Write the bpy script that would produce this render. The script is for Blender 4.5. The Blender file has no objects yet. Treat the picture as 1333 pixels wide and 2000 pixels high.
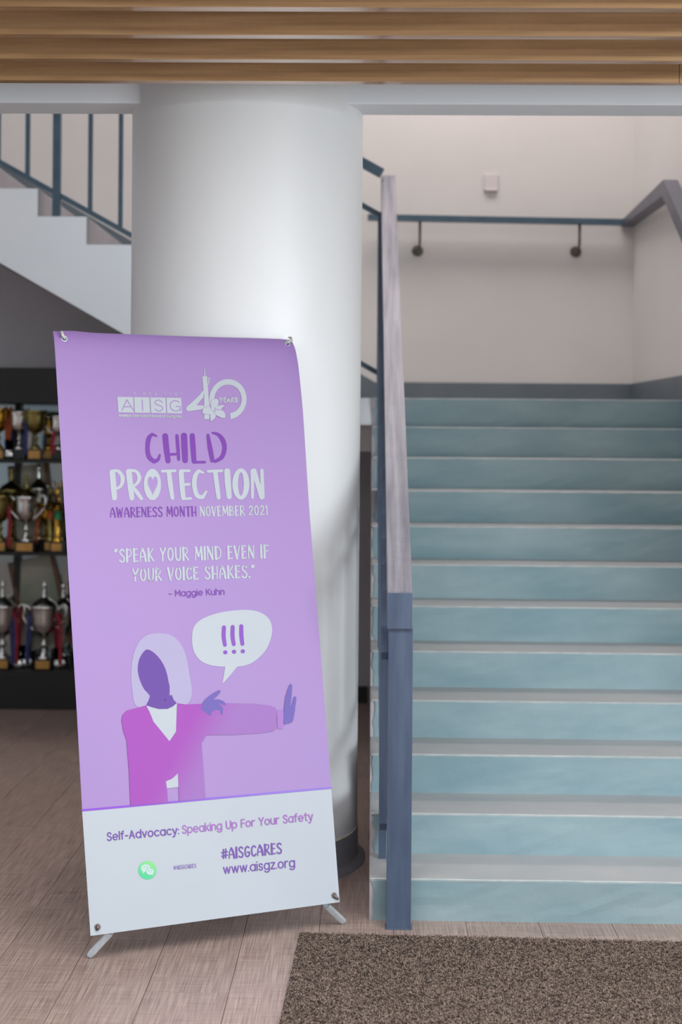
import bpy, bmesh, math, random
from mathutils import Vector, Matrix
random.seed(7)
PI = math.pi
scene = bpy.context.scene
C = scene.collection

# ------------------------------------------------------------------ camera
cd = bpy.data.cameras.new('camera')
cam = bpy.data.objects.new('camera', cd); C.objects.link(cam)
cd.sensor_fit = 'HORIZONTAL'; cd.sensor_width = 24.0
cd.lens = 2950 * 24.0 / 1333
cd.shift_y = -145 / 1333.0
cd.clip_start = 0.05; cd.clip_end = 100
cam.matrix_world = (Matrix.Translation((0, 0, 1.592)) @ Matrix.Rotation(math.atan(55.5/2950), 4, 'Z')
                    @ Matrix.Rotation(PI/2, 4, 'X') @ Matrix.Rotation(0.008, 4, 'Z'))
cd.dof.use_dof = True; cd.dof.focus_distance = 4.72; cd.dof.aperture_fstop = 2.3
scene.camera = cam

# ------------------------------------------------------------------ world, lights, exposure
scene.view_settings.view_transform = 'Standard'
scene.view_settings.look = 'None'
scene.view_settings.gamma = 1.0
scene.view_settings.use_curve_mapping = False
scene.view_settings.exposure = 0.34
w = bpy.data.worlds.new('world'); scene.world = w; w.use_nodes = True
w.node_tree.nodes['Background'].inputs[0].default_value = (0.70, 0.76, 0.84, 1)
w.node_tree.nodes['Background'].inputs[1].default_value = 0.15

def area(name, loc, target, sx, sy, power, col):
    l = bpy.data.lights.new(name, 'AREA'); l.shape = 'RECTANGLE'; l.size = sx; l.size_y = sy
    l.energy = power; l.color = col
    o = bpy.data.objects.new(name, l); C.objects.link(o)
    o.location = loc
    o.rotation_euler = (Vector(target) - Vector(loc)).to_track_quat('-Z', 'Y').to_euler()
    return o
# daylight through the glazed right side of the hall, the glass entrance behind, the lamp over the stairwell, and two added fill lamps
area('window_light_right', (5.35, -0.9, 1.7), (0, 1.6, 1.7), 4.6, 2.2, 300, (0.88, 0.96, 1.0))
area('entrance_light', (1.2, -3.7, 1.45), (1.2, 5, 1.45), 5.5, 2.3, 30, (0.92, 0.97, 1.0))
area('hall_fill_light', (0.4, 2.5, 2.74), (0.4, 2.6, 0), 5.0, 1.6, 140, (0.97, 0.98, 1.0))  # added lamp below the slats, brightens mat, floor and lower steps
area('stairwell_light', (0.4, 8.0, 5.45), (0.4, 8.1, 0), 2.8, 0.9, 64, (1.0, 0.93, 0.90))
area('stairwell_fill_light', (-3.6, 6.6, 4.6), (1.0, 8.0, 3.4), 1.6, 1.4, 12, (1.0, 0.95, 0.95))  # unseen lamp added high on the left for the stairwell; no window built

# ------------------------------------------------------------------ materials
def lin(r, g, b):
    f = lambda v: ((v/255+0.055)/1.055)**2.4 if v/255 > 0.04045 else v/255/12.92
    return (f(r), f(g), f(b), 1)

def mat(name, rgb, rough=0.5, metal=0.0, spec=0.5, rgb2=None, scale=(8, 8, 8), detail=4, lo=0.35, hi=0.65,
        bump=0.0, bscale=60, coat=0.0, coord='Object', trans=0.0):
    m = bpy.data.materials.new(name); m.use_nodes = True
    nt = m.node_tree; b = nt.nodes['Principled BSDF']
    b.inputs['Roughness'].default_value = rough
    b.inputs['Metallic'].default_value = metal
    b.inputs['Specular IOR Level'].default_value = spec
    b.inputs['Coat Weight'].default_value = coat
    b.inputs['Coat Roughness'].default_value = 0.08
    b.inputs['Transmission Weight'].default_value = trans
    b.inputs['Base Color'].default_value = lin(*rgb)
    tc = nt.nodes.new('ShaderNodeTexCoord')
    if rgb2:
        mp = nt.nodes.new('ShaderNodeMapping'); mp.inputs['Scale'].default_value = scale
        nz = nt.nodes.new('ShaderNodeTexNoise'); nz.inputs['Scale'].default_value = 1; nz.inputs['Detail'].default_value = detail
        cr = nt.nodes.new('ShaderNodeValToRGB')
        cr.color_ramp.elements[0].position = lo; cr.color_ramp.elements[0].color = lin(*rgb)
        cr.color_ramp.elements[1].position = hi; cr.color_ramp.elements[1].color = lin(*rgb2)
        nt.links.new(tc.outputs[coord], mp.inputs[0]); nt.links.new(mp.outputs[0], nz.inputs['Vector'])
        nt.links.new(nz.outputs['Fac'], cr.inputs[0]); nt.links.new(cr.outputs[0], b.inputs['Base Color'])
        m['_ramp'] = cr.name
    if bump:
        n2 = nt.nodes.new('ShaderNodeTexNoise'); n2.inputs['Scale'].default_value = bscale; n2.inputs['Detail'].default_value = 5
        bp = nt.nodes.new('ShaderNodeBump'); bp.inputs['Strength'].default_value = bump; bp.inputs['Distance'].default_value = 0.01
        nt.links.new(tc.outputs[coord], n2.inputs['Vector'])
        nt.links.new(n2.outputs['Fac'], bp.inputs['Height']); nt.links.new(bp.outputs[0], b.inputs['Normal'])
    return m

M = {}
M['white'] = mat('white_wall_paint', (232, 239, 244), 0.55, rgb2=(236, 241, 246), scale=(2, 2, 2), bump=0.03, bscale=25)
M['column'] = mat('column_paint', (226, 228, 229), 0.42, rgb2=(220, 221, 222), scale=(2, 2, 1), bump=0.02, bscale=20)
M['stairwall'] = mat('stairwell_wall_paint', (210, 205, 202), 0.6, rgb2=(215, 210, 207), scale=(1.5, 1.5, 1.5), bump=0.03, bscale=30)
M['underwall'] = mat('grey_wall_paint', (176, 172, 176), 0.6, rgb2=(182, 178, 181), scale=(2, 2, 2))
M['skirt'] = mat('slate_skirting_paint', (92, 102, 110), 0.4, rgb2=(100, 109, 116), scale=(5, 5, 5))
M['blackskirt'] = mat('black_skirting_paint', (38, 37, 37), 0.45, rgb2=(46, 44, 43), scale=(5, 5, 5))
M['riser'] = mat('blue_green_riser_paint', (130, 158, 166), 0.42, rgb2=(156, 177, 182), scale=(2.2, 3, 6), detail=7, lo=0.3, hi=0.7, bump=0.25, bscale=14)
M['tread'] = mat('grey_tread_paint', (163, 164, 164), 0.42, rgb2=(175, 173, 172), scale=(2.5, 4, 4), detail=6, bump=0.12, bscale=18)
M['flightriser'] = mat('grey_upper_riser_paint', (150, 144, 150), 0.5, rgb2=(140, 136, 142), scale=(4, 4, 4))
M['nosing'] = mat('worn_nosing_paint', (188, 193, 193), 0.5, rgb2=(165, 178, 180), scale=(14, 9, 9))
M['plaster'] = mat('chipped_plaster', (196, 190, 194), 0.6, rgb2=(178, 172, 178), scale=(9, 9, 9), bump=0.3, bscale=30)
M['steel'] = mat('slate_blue_metal_paint', (68, 80, 101), 0.38, metal=0.15, rgb2=(80, 93, 114), scale=(30, 30, 3), detail=6, bump=0.06, bscale=30)
M['darksteel'] = mat('dark_rail_paint', (62, 84, 100), 0.4, metal=0.1, rgb2=(72, 94, 110), scale=(10, 10, 10))
M['railtop'] = mat('worn_grey_handrail_paint', (86, 85, 100), 0.42, metal=0.2, rgb2=(138, 135, 143), scale=(45, 2.2, 2.2), detail=8, lo=0.3, hi=0.72, bump=0.12, bscale=18)
M['rightrail'] = mat('slate_grey_handrail_paint', (88, 88, 98), 0.4, metal=0.1, rgb2=(98, 97, 107), scale=(8, 3, 8))
M['brownmetal'] = mat('grey_brown_metal', (110, 104, 100), 0.4, metal=0.5, rgb2=(90, 85, 82), scale=(20, 20, 20))
M['sealant'] = mat('yellowed_sealant', (206, 170, 116), 0.6, rgb2=(218, 214, 210), scale=(16, 16, 30), lo=.42, hi=.56)
M['ring'] = mat('column_base_metal', (112, 112, 118), 0.35, metal=0.05, rgb2=(126, 125, 130), scale=(3, 3, 12))
M['cabinet'] = mat('black_cabinet_laminate', (16, 14, 12), 0.5, rgb2=(20, 18, 16), scale=(6, 6, 6))
M['cabback'] = mat('cabinet_mirror_back', (150, 164, 168), 0.1, metal=0.9, rgb2=(165, 160, 150), scale=(2.6, 2.6, 1.4))
M['glassshelf'] = mat('dark_glass_shelf', (52, 66, 66), 0.1, rgb2=(60, 74, 74), scale=(4, 4, 4))
M['silver'] = mat('silver_plated_metal', (226, 226, 224), 0.2, metal=1.0, rgb2=(206, 206, 202), scale=(9, 9, 9))
M['gold'] = mat('gold_plated_metal', (214, 168, 72), 0.2, metal=1.0, rgb2=(190, 142, 52), scale=(9, 9, 9))
M['oldgold'] = mat('dull_gold_metal', (150, 136, 84), 0.28, metal=1.0, rgb2=(120, 110, 64), scale=(9, 9, 9))
M['plaque'] = mat('brass_plaque', (196, 146, 74), 0.4, metal=0.3, rgb2=(178, 132, 66), scale=(20, 20, 20))
M['plinth'] = mat('black_plinth', (24, 22, 22), 0.3, rgb2=(30, 28, 28), scale=(9, 9, 9))
M['red'] = mat('red_ribbon_cloth', (150, 26, 42), 0.7, rgb2=(130, 22, 38), scale=(40, 40, 40))
M['blue'] = mat('navy_ribbon_cloth', (40, 48, 110), 0.7, rgb2=(34, 40, 92), scale=(40, 40, 40))
M['cloth'] = mat('white_ribbon_cloth', (190, 186, 184), 0.7, rgb2=(174, 170, 170), scale=(40, 40, 40))
M['orange'] = mat('orange_ribbon_cloth', (190, 96, 40), 0.7, rgb2=(170, 84, 36), scale=(40, 40, 40))
M['green'] = mat('green_enamel', (34, 128, 78), 0.4, rgb2=(28, 112, 68), scale=(20, 20, 20))
M['wood'] = mat('brown_easel_wood', (112, 66, 40), 0.5, rgb2=(92, 54, 34), scale=(40, 40, 4))
M['canvas'] = mat('pale_canvas', (170, 162, 150), 0.7, rgb2=(120, 138, 118), scale=(3, 3, 3))
M['alu'] = mat('brushed_aluminium', (205, 214, 220), 0.3, metal=0.35, rgb2=(190, 200, 207), scale=(60, 60, 4))
M['plastic'] = mat('grey_white_plastic', (196, 198, 190), 0.35, rgb2=(182, 184, 176), scale=(30, 30, 30))
M['taupe'] = mat('taupe_plastic', (128, 112, 106), 0.45, rgb2=(112, 98, 92), scale=(30, 30, 30))
M['darkhole'] = mat('dark_eyelet', (40, 28, 58), 0.5, rgb2=(48, 34, 64), scale=(30, 30, 30))
M['plate'] = mat('switch_plastic', (206, 197, 196), 0.4, rgb2=(212, 203, 202), scale=(9, 9, 9))
M['slab'] = mat('grey_ceiling_paint', (150, 152, 158), 0.7, rgb2=(158, 160, 166), scale=(2, 2, 2))

# wood-look aluminium baffle: grain along X, punched pattern, glossy film
def wood_mat(perf):
    m = mat('wood_film_perforated' if perf else 'wood_film_plain', (158, 120, 84), 0.30, spec=0.6, rgb2=(206, 166, 122), scale=(1.6, 30, 42), detail=7, lo=0.30, hi=0.70)
    nt = m.node_tree; b = nt.nodes['Principled BSDF']; cr = nt.nodes[m['_ramp']]
    tc = [n for n in nt.nodes if n.type == 'TEX_COORD'][0]
    if not perf:
        b.inputs['Roughness'].default_value = 0.13
        b.inputs['Specular IOR Level'].default_value = 1.0
        b.inputs['Coat Weight'].default_value = 0.6; b.inputs['Coat Roughness'].default_value = 0.1
        return m
    sp = nt.nodes.new('ShaderNodeSeparateXYZ'); nt.links.new(tc.outputs['Object'], sp.inputs[0])
    def sn(sock, k, off=0.0):
        a = nt.nodes.new('ShaderNodeMath'); a.operation = 'MULTIPLY_ADD'; a.inputs[1].default_value = k; a.inputs[2].default_value = off
        s = nt.nodes.new('ShaderNodeMath'); s.operation = 'SINE'
        nt.links.new(sock, a.inputs[0]); nt.links.new(a.outputs[0], s.inputs[0]); return s.outputs[0]
    k = 2*PI/0.0062
    p = nt.nodes.new('ShaderNodeMath'); p.operation = 'MULTIPLY'
    nt.links.new(sn(sp.outputs[0], k), p.inputs[0]); nt.links.new(sn(sp.outputs[2], k), p.inputs[1])
    g = nt.nodes.new('ShaderNodeMath'); g.operation = 'GREATER_THAN'; g.inputs[1].default_value = 0.42
    nt.links.new(p.outputs[0], g.inputs[0])
    # plain margin along the bottom edge (object origin sits on the bottom edge)
    z = nt.nodes.new('ShaderNodeMath'); z.operation = 'GREATER_THAN'; z.inputs[1].default_value = 0.014
    nt.links.new(sp.outputs[2], z.inputs[0])
    q = nt.nodes.new('ShaderNodeMath'); q.operation = 'MULTIPLY'; nt.links.new(g.outputs[0], q.inputs[0]); nt.links.new(z.outputs[0], q.inputs[1])
    mx = nt.nodes.new('ShaderNodeMix'); mx.data_type = 'RGBA'
    nt.links.new(q.outputs[0], mx.inputs[0]); nt.links.new(cr.outputs[0], mx.inputs[6]); mx.inputs[7].default_value = lin(70, 46, 28)
    nt.links.new(mx.outputs[2], b.inputs['Base Color'])
    return m
M['slatface'] = wood_mat(True); M['slatunder'] = wood_mat(False)

def floor_mat():
    m = bpy.data.materials.new('woven_vinyl_plank'); m.use_nodes = True
    nt = m.node_tree; b = nt.nodes['Principled BSDF']; L = nt.links.new
    tc = nt.nodes.new('ShaderNodeTexCoord'); oi = nt.nodes.new('ShaderNodeObjectInfo')
    def streak(sc):
        mp = nt.nodes.new('ShaderNodeMapping'); mp.inputs['Scale'].default_value = sc
        n = nt.nodes.new('ShaderNodeTexNoise'); n.inputs['Scale'].default_value = 1; n.inputs['Detail'].default_value = 3
        ad = nt.nodes.new('ShaderNodeVectorMath'); ad.operation = 'ADD'
        cm = nt.nodes.new('ShaderNodeCombineXYZ'); L(oi.outputs['Random'], cm.inputs[0]); L(oi.outputs['Random'], cm.inputs[1])
        L(tc.outputs['Object'], ad.inputs[0]); L(cm.outputs[0], ad.inputs[1]); L(ad.outputs[0], mp.inputs[0]); L(mp.outputs[0], n.inputs['Vector']); return n.outputs['Fac']
    a = streak((230, 5, 1)); c = streak((7, 210, 1)); d = streak((1.5, 1.5, 1))
    m1 = nt.nodes.new('ShaderNodeMath'); m1.operation = 'MULTIPLY_ADD'; m1.inputs[1].default_value = 0.62
    L(a, m1.inputs[0])
    m2 = nt.nodes.new('ShaderNodeMath'); m2.operation = 'MULTIPLY'; m2.inputs[1].default_value = 0.38; L(c, m2.inputs[0]); L(m2.outputs[0], m1.inputs[2])
    cr = nt.nodes.new('ShaderNodeValToRGB')
    cr.color_ramp.elements[0].position = 0.36; cr.color_ramp.elements[0].color = lin(130, 108, 99)
    cr.color_ramp.elements[1].position = 0.64; cr.color_ramp.elements[1].color = lin(182, 160, 149)
    L(m1.outputs[0], cr.inputs[0])
    hs = nt.nodes.new('ShaderNodeHueSaturation')
    vv = nt.nodes.new('ShaderNodeMath'); vv.operation = 'MULTIPLY_ADD'; vv.inputs[1].default_value = 0.10; vv.inputs[2].default_value = 0.95
    L(oi.outputs['Random'], vv.inputs[0]); L(vv.outputs[0], hs.inputs['Value']); L(cr.outputs[0], hs.inputs['Color']); L(hs.outputs[0], b.inputs['Base Color'])
    rr = nt.nodes.new('ShaderNodeMath'); rr.operation = 'MULTIPLY_ADD'; rr.inputs[1].default_value = 0.25; rr.inputs[2].default_value = 0.26
    L(m1.outputs[0], rr.inputs[0]); L(rr.outputs[0], b.inputs['Roughness'])
    bp = nt.nodes.new('ShaderNodeBump'); bp.inputs['Strength'].default_value = 0.12; bp.inputs['Distance'].default_value = 0.004
    L(m1.outputs[0], bp.inputs['Height']); L(bp.outputs[0], b.inputs['Normal'])
    return m
M['floor'] = floor_mat()

def mat_mat():
    m = mat('brown_coil_pile', (76, 63, 54), 0.75, rgb2=(152, 131, 116), scale=(160, 160, 160), detail=3, lo=0.36, hi=0.66)
    return m
M['pile'] = mat_mat()
M['matback'] = mat('mat_backing', (64, 52, 46), 0.8, rgb2=(80, 66, 58), scale=(90, 90, 90))

# ------------------------------------------------------------------ mesh helpers
def obj(name, bm, m, parent=None, smooth=False, loc=None):
    me = bpy.data.meshes.new(name); bmesh.ops.recalc_face_normals(bm, faces=bm.faces); bm.normal_update(); bm.to_mesh(me); bm.free()
    for mm in (m if isinstance(m, (list, tuple)) else [m]): me.materials.append(mm)
    if smooth:
        for p in me.polygons: p.use_smooth = True
    o = bpy.data.objects.new(name, me); C.objects.link(o)
    if parent: o.parent = parent
    if loc: o.location = loc
    return o
def tag(o, label=None, cat=None, group=None, kind=None):
    if label: o['label'] = label
    if cat: o['category'] = cat
    if group: o['group'] = group
    if kind: o['kind'] = kind
    return o
def thing(name, label, cat, loc=(0, 0, 0), group=None, kind=None):
    o = bpy.data.objects.new(name, None); C.objects.link(o); o.location = loc; o.empty_display_size = 0.1
    return tag(o, label, cat, group, kind)
def box(bm, x0, x1, y0, y1, z0, z1, bev=0.0, mi=0):
    vs = [bm.verts.new(p) for p in ((x0,y0,z0),(x1,y0,z0),(x1,y1,z0),(x0,y1,z0),(x0,y0,z1),(x1,y0,z1),(x1,y1,z1),(x0,y1,z1))]
    fs = [bm.faces.new([vs[i] for i in q]) for q in ((0,3,2,1),(4,5,6,7),(0,1,5,4),(1,2,6,5),(2,3,7,6),(3,0,4,7))]
    for f in fs: f.material_index = mi
    if bev:
        es = list({e for f in fs for e in f.edges})
        bmesh.ops.bevel(bm, geom=es, offset=bev, segments=2, affect='EDGES', profile=0.6)
    return fs
def B(*a, **k):
    bm = bmesh.new(); box(bm, *a, **k); return bm
def prism(pts, axis, a0, a1, bev=0.0):
    """extrude a closed outline; axis 'X': pts are (y,z); 'Y': pts are (x,z)"""
    bm = bmesh.new()
    f = (lambda p, a: (a, p[0], p[1])) if axis == 'X' else (lambda p, a: (p[0], a, p[1]))
    A = [bm.verts.new(f(p, a0)) for p in pts]; Z = [bm.verts.new(f(p, a1)) for p in pts]
    bm.faces.new(A); bm.faces.new(Z[::-1]); n = len(pts)
    for i in range(n): bm.faces.new([A[i], Z[i], Z[(i+1) % n], A[(i+1) % n]])
    bmesh.ops.recalc_face_normals(bm, faces=bm.faces)
    if bev: bmesh.ops.bevel(bm, geom=list(bm.edges), offset=bev, segments=2, affect='EDGES')
    return bm
def tube(bm, pts, r, seg=12, cap=True):
    pts = [Vector(p) for p in pts]; rings = []
    for i, p in enumerate(pts):
        d = (pts[min(i+1, len(pts)-1)] - pts[max(i-1, 0)]).normalized()
        u = d.cross(Vector((0.13, 0.31, 1) if abs(d.z) < 0.9 else (1, 0.1, 0))).normalized(); v = d.cross(u)
        rr = r[i] if isinstance(r, (list, tuple)) else r
        rings.append([bm.verts.new(p + (u*math.cos(2*PI*k/seg) + v*math.sin(2*PI*k/seg))*rr) for k in range(seg)])
    for a, b in zip(rings, rings[1:]):
        for k in range(seg): bm.faces.new([a[k], a[(k+1) % seg], b[(k+1) % seg], b[k]])
    if cap: bm.faces.new(rings[0][::-1]); bm.faces.new(rings[-1])
def lathe(bm, prof, cx=0, cy=0, seg=24, cap=True):
    rings = [[bm.verts.new((cx + r*math.cos(2*PI*k/seg), cy + r*math.sin(2*PI*k/seg), z)) for k in range(seg)] for r, z in prof]
    for a, b in zip(rings, rings[1:]):
        for k in range(seg): bm.faces.new([a[k], a[(k+1) % seg], b[(k+1) % seg], b[k]])
    if cap: bm.faces.new(rings[0][::-1]); bm.faces.new(rings[-1])
def bar(bm, p, q, wx, wz):
    """rectangular bar from p to q: wx = width across, wz = height"""
    p, q = Vector(p), Vector(q); d = (q-p).normalized()
    side = d.cross(Vector((0, 0, 1))) if abs(d.z) < 0.98 else Vector((1, 0, 0)); side.normalize()
    up = side.cross(d).normalized()
    vs = []
    for c in (p, q):
        for sx, sz in ((-1,-1),(1,-1),(1,1),(-1,1)): vs.append(bm.verts.new(c + side*sx*wx/2 + up*sz*wz/2))
    for q4 in ((0,1,2,3),(7,6,5,4),(0,4,5,1),(1,5,6,2),(2,6,7,3),(3,7,4,0)): bm.faces.new([vs[i] for i in q4])
    bmesh.ops.recalc_face_normals(bm, faces=bm.faces)

# ------------------------------------------------------------------ the setting
STAIR_X0, STAIR_X1, WY, LZ = 0.012, 1.575, 9.1, 1.8
flo = thing('floor', 'grey brown woven vinyl plank floor', None, kind='structure')
obj('subfloor', B(-5, 5.6, -4, WY+.1, -0.12, -0.006), M['matback'], flo)
PW, PL = 0.24, 1.22
plank_meshes = {}
first_seam = -0.87
for i in range(-4, 12):
    x0 = first_seam + PW*i
    off = (i * 0.37) % 1.0 * PL
    y = 3.55 - off
    while y < 9.05:
        y0, y1 = max(y, 3.3), min(y+PL, 9.1)
        if y1 - y0 > 0.05:
            key = (round(y1-y0, 3))
            if key not in plank_meshes:
                bm = B(0.0008, PW-0.0008, 0.0008, key-0.0008, -0.006, 0.0, bev=0.0006)
                o = obj('floor_plank', bm, M['floor'], flo); plank_meshes[key] = o.data
            else:
                o = bpy.data.objects.new('floor_plank', plank_meshes[key]); C.objects.link(o); o.parent = flo
            o.location = (x0, y0, 0)
        y += PL
# the rest of the vinyl, beyond the planks that can be told apart
bm = bmesh.new(); box(bm, -5, first_seam-4*PW-.001, -4, WY, -.006, 0); box(bm, first_seam+12*PW, 5.6, -4, WY, -.006, 0); box(bm, first_seam-4*PW, first_seam+12*PW, -4, 3.299, -.006, 0)
tag(obj('floor_covering', bm, M['floor'], flo), kind='stuff')

def struct(name, bm, m, label=None):
    o = obj(name, bm, m); o['kind'] = 'structure'
    if label: o['label'] = label
    return o
struct('wall_back', B(-5, STAIR_X1+.15, WY, WY+.15, LZ-.3, 5.6), M['stairwall'], 'pale warm white wall behind the stair landing')
struct('wall_back_lower', prism([(-5, 0), (1.2, 0), (1.2, LZ-.15), (-.45, LZ-.15), (-3.6, 3.36), (-5, 3.36)], 'Y', WY-.02, WY-.001), M['underwall'], 'grey wall under the upper flight')
SLW = .042
WX = lambda y: STAIR_X1 + (WY-y)*SLW
def wall_strip(y0, y1, z0, z1, t0, t1):
    bm = bmesh.new(); vs = [bm.verts.new(p) for p in [(WX(y)+t, y, z) for z in (z0, z1) for (y, t) in ((y0, t0), (y0, t1), (y1, t1), (y1, t0))]]
    for q in ((0,1,2,3),(7,6,5,4),(0,4,5,1),(1,5,6,2),(2,6,7,3),(3,7,4,0)): bm.faces.new([vs[i] for i in q])
    bmesh.ops.recalc_face_normals(bm, faces=bm.faces); return bm
struct('wall_right', wall_strip(5.42, WY, 0, 5.6, 0, .15), M['stairwall'], 'pale wall along the right side of the stairs')
struct('wall_front_right', B(WX(5.42)+.15, 5.6, 5.42, 5.57, 0, 5.6), M['white'])
struct('wall_upper_front', B(-5, WX(5.42)-.001, 5.42, 5.6, 3.18, 5.6), M['white'])
struct('wall_left', B(-5.12, -5, -4, WY, 0, 5.6), M['white'])
struct('ceiling_upper', B(-5, STAIR_X1+.15, 5.42, WY+.15, 5.6, 5.72), M['white'])
# hall shell with its glazed openings
bm = bmesh.new(); box(bm, 5.6, 5.72, -4, 5.57, 0, .45); box(bm, 5.6, 5.72, -4, 5.57, 2.95, 3.3)
for y in (-4, -2.3, .55, 3.45): box(bm, 5.6, 5.72, y, y+.12, .45, 2.95)
box(bm, 5.6, 5.72, 3.57, 5.57, .45, 2.95)
struct('wall_east', bm, M['white'])
bm = bmesh.new(); box(bm, -5, -1.6, -4.12, -4, 0, 3.3); box(bm, 4, 5.6, -4.12, -4, 0, 3.3); box(bm, -1.6, 4, -4.12, -4, 2.65, 3.3)
for x in (-.2, 1.2, 2.6): box(bm, x-.04, x+.04, -4.12, -4, 0, 2.65)
struct('wall_south', bm, M['white'])
cl = struct('ceiling', B(-5, 5.6, -4, 5.42, 3.2, 3.32), M['slab'], 'plain ceiling above the wood slats')
# wood-look ceiling slats: one object each
for n, y in enumerate((3.568, 3.854, 4.14, 4.427, 4.713, 5.0)):
    bm = bmesh.new()
    x0, x1 = -4.9, 5.5
    segs = [(x0, 1.012), (1.014, x1)] if y == 5.0 else [(x0, x1)]
    for a, b in segs:
        fs = box(bm, a, b, 0, .042, 0, .15)
        fs[0].material_index = 1
    o = obj('ceiling_slat', bm, [M['slatface'], M['slatunder']], cl, loc=(0, y, 2.772))

# beam across the opening, fitted around the column
CXc, CYc, CR = -0.471, 5.74, 0.4355
bm = B(-4.99, WX(5.71)-.002, 5.52, 5.71, 2.812, 3.18, bev=0.004)
struct('beam', bm, M['white'], 'white painted beam under the ceiling slats')
# column
col = thing('column', 'thick round white column with a dark metal base band', None, (CXc, CYc, 0), kind='structure')
bm = bmesh.new(); lathe(bm, [(CR-.004, .10), (CR, .125), (CR, 1.0), (CR+.001, 2.0), (CR+.002, 3.2)], seg=128, cap=False)
obj('column_shaft', bm, M['column'], col, smooth=True)
bm = bmesh.new(); lathe(bm, [(CR+.034, 0), (CR+.034, .006), (CR+.008, .016), (CR+.004, .03), (CR+.004, .118), (CR-.002, .121)], seg=128, cap=False)
obj('base_band', bm, M['ring'], col, smooth=True)

bm = bmesh.new(); lathe(bm, [(CR-.001, .1195), (CR+.0022, .1215), (CR+.0018, .128), (CR-.001, .130)], seg=128, cap=False)
obj('edge_sealant', bm, M['sealant'], col, smooth=True)
# skirtings
struct('baseboard_back', B(.03, STAIR_X1, WY-.015, WY, LZ, LZ+.128), M['skirt'])
struct('baseboard_right', wall_strip(7.80, WY-.015, LZ, LZ+.128, -.015, 0), M['skirt'])
bm = bmesh.new(); vs = []
for t_ in (-.015, -.0005):
    for y, z in ((7.80, LZ+.128), (7.80, LZ-.10), (4.99+.55, .10), (5.54, .42)): vs.append(bm.verts.new((WX(y)+t_, y, z)))
for q in ((0,1,2,3),(7,6,5,4),(0,4,5,1),(1,5,6,2),(2,6,7,3),(3,7,4,0)): bm.faces.new([vs[i] for i in q])
struct('baseboard_stair', bm, M['skirt'])
sl = .566
struct('baseboard_flight', prism([(.03, LZ+.128), (.03, LZ), (-.3, LZ), (-2.9, LZ-.02+2.6*sl), (-2.9, LZ+.16+2.9*sl-.0)], 'Y', WY-.015, WY), M['skirt'])
struct('baseboard_lower', B(-5, 0, WY-.035, WY-.02, 0, .1), M['blackskirt'])

# ------------------------------------------------------------------ front staircase
N, R_, T_ = 12, .15, .261
nY = lambda i: 4.948 + T_*(i-1)      # nosing line of step i
bY = lambda i: 4.990 + T_*(i-1)      # foot of riser i
st = thing('staircase', 'painted staircase with blue-green risers and grey treads rising behind the newel post', 'stairs', (.8, 4.95, 0))
def stp(o): o.parent = st; o.matrix_parent_inverse = Matrix.Translation((-.8, -4.95, 0)); return o
prof = [(bY(1)+.004, 0)]
for i in range(1, N+1):
    prof += [(nY(i)+.006, i*R_-.004)]
    if i < N: prof += [(bY(i+1)+.004, i*R_-.004)]
prof += [(WY-.022, LZ-.004), (WY-.022, LZ-.14), (8.1, LZ-.14), (8.1, LZ-.28), (7.85, LZ-.28), (6.0, 0)]
stp(obj('stair_body', prism(prof, 'X', STAIR_X0, STAIR_X1), M['plaster']))
rng = random.Random(3)
for i in range(1, N+1):
    # riser: leaning slab with a hand-trowelled left edge
    bm = bmesh.new(); nx, nz = 26, 5; g = {}
    xl = STAIR_X0 + .010
    jit = [rng.uniform(-.006, .010) for _ in range(nz+1)]
    for side, dy in ((0, 0), (1, .012)):
        for a in range(nx+1):
            for b in range(nz+1):
                t = b/nz; x = xl + (WX(nY(i)+.02)-.002-xl)*a/nx
                if a == 0: x += jit[b]
                y = bY(i)*(1-t) + nY(i)*t + dy + (rng.uniform(-.0012, .0012) if side == 0 and 0 < a < nx else 0)
                z = (i-1)*R_ + (R_-.007)*t
                g[side, a, b] = bm.verts.new((x, y, z))
    for a in range(nx):
        for b in range(nz):
            bm.faces.new([g[0,a,b], g[0,a+1,b], g[0,a+1,b+1], g[0,a,b+1]])
    for a in range(nx):
        for b in (0, nz): bm.faces.new([g[0,a,b], g[1,a,b], g[1,a+1,b], g[0,a+1,b]])
    for b in range(nz):
        for a in (0, nx): bm.faces.new([g[0,a,b], g[0,a,b+1], g[1,a,b+1], g[1,a,b]])
    bmesh.ops.recalc_face_normals(bm, faces=bm.faces)
    stp(obj('riser', bm, M['riser'], smooth=False))
    # tread with a worn pale nosing edge
    y1 = bY(i+1)+.006 if i < N else 8.0
    bm = bmesh.new(); nx = 30
    top = []; 
    for a in range(nx+1):
        x = STAIR_X0 + .004 + (WX(y1+.01)-.002-STAIR_X0-.004)*a/nx
        wv = rng.uniform(-.0018, .0018)
        top.append([bm.verts.new((x, nY(i)+.001+wv, i*R_-.0075+wv*.3)), bm.verts.new((x, nY(i)-.001+wv, i*R_-.002)), bm.verts.new((x, nY(i)+.006+wv, i*R_)), bm.verts.new((x, y1, i*R_)), bm.verts.new((x, y1, i*R_-.006))])
    for a in range(nx):
        for b in range(4):
            f = bm.faces.new([top[a][b], top[a+1][b], top[a+1][b+1], top[a][b+1]]); f.material_index = 1 if b < 2 else 0
    bm.faces.new(top[0]); bm.faces.new(top[-1][::-1])
    bmesh.ops.recalc_face_normals(bm, faces=bm.faces)
    stp(obj('tread', bm, [M['tread'], M['nosing']]))
bm = bmesh.new(); box(bm, STAIR_X0+.004, STAIR_X1-.002, 8.0, WY-.016, LZ-.004, LZ)
stp(obj('landing_floor', bm, M['tread']))

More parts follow.
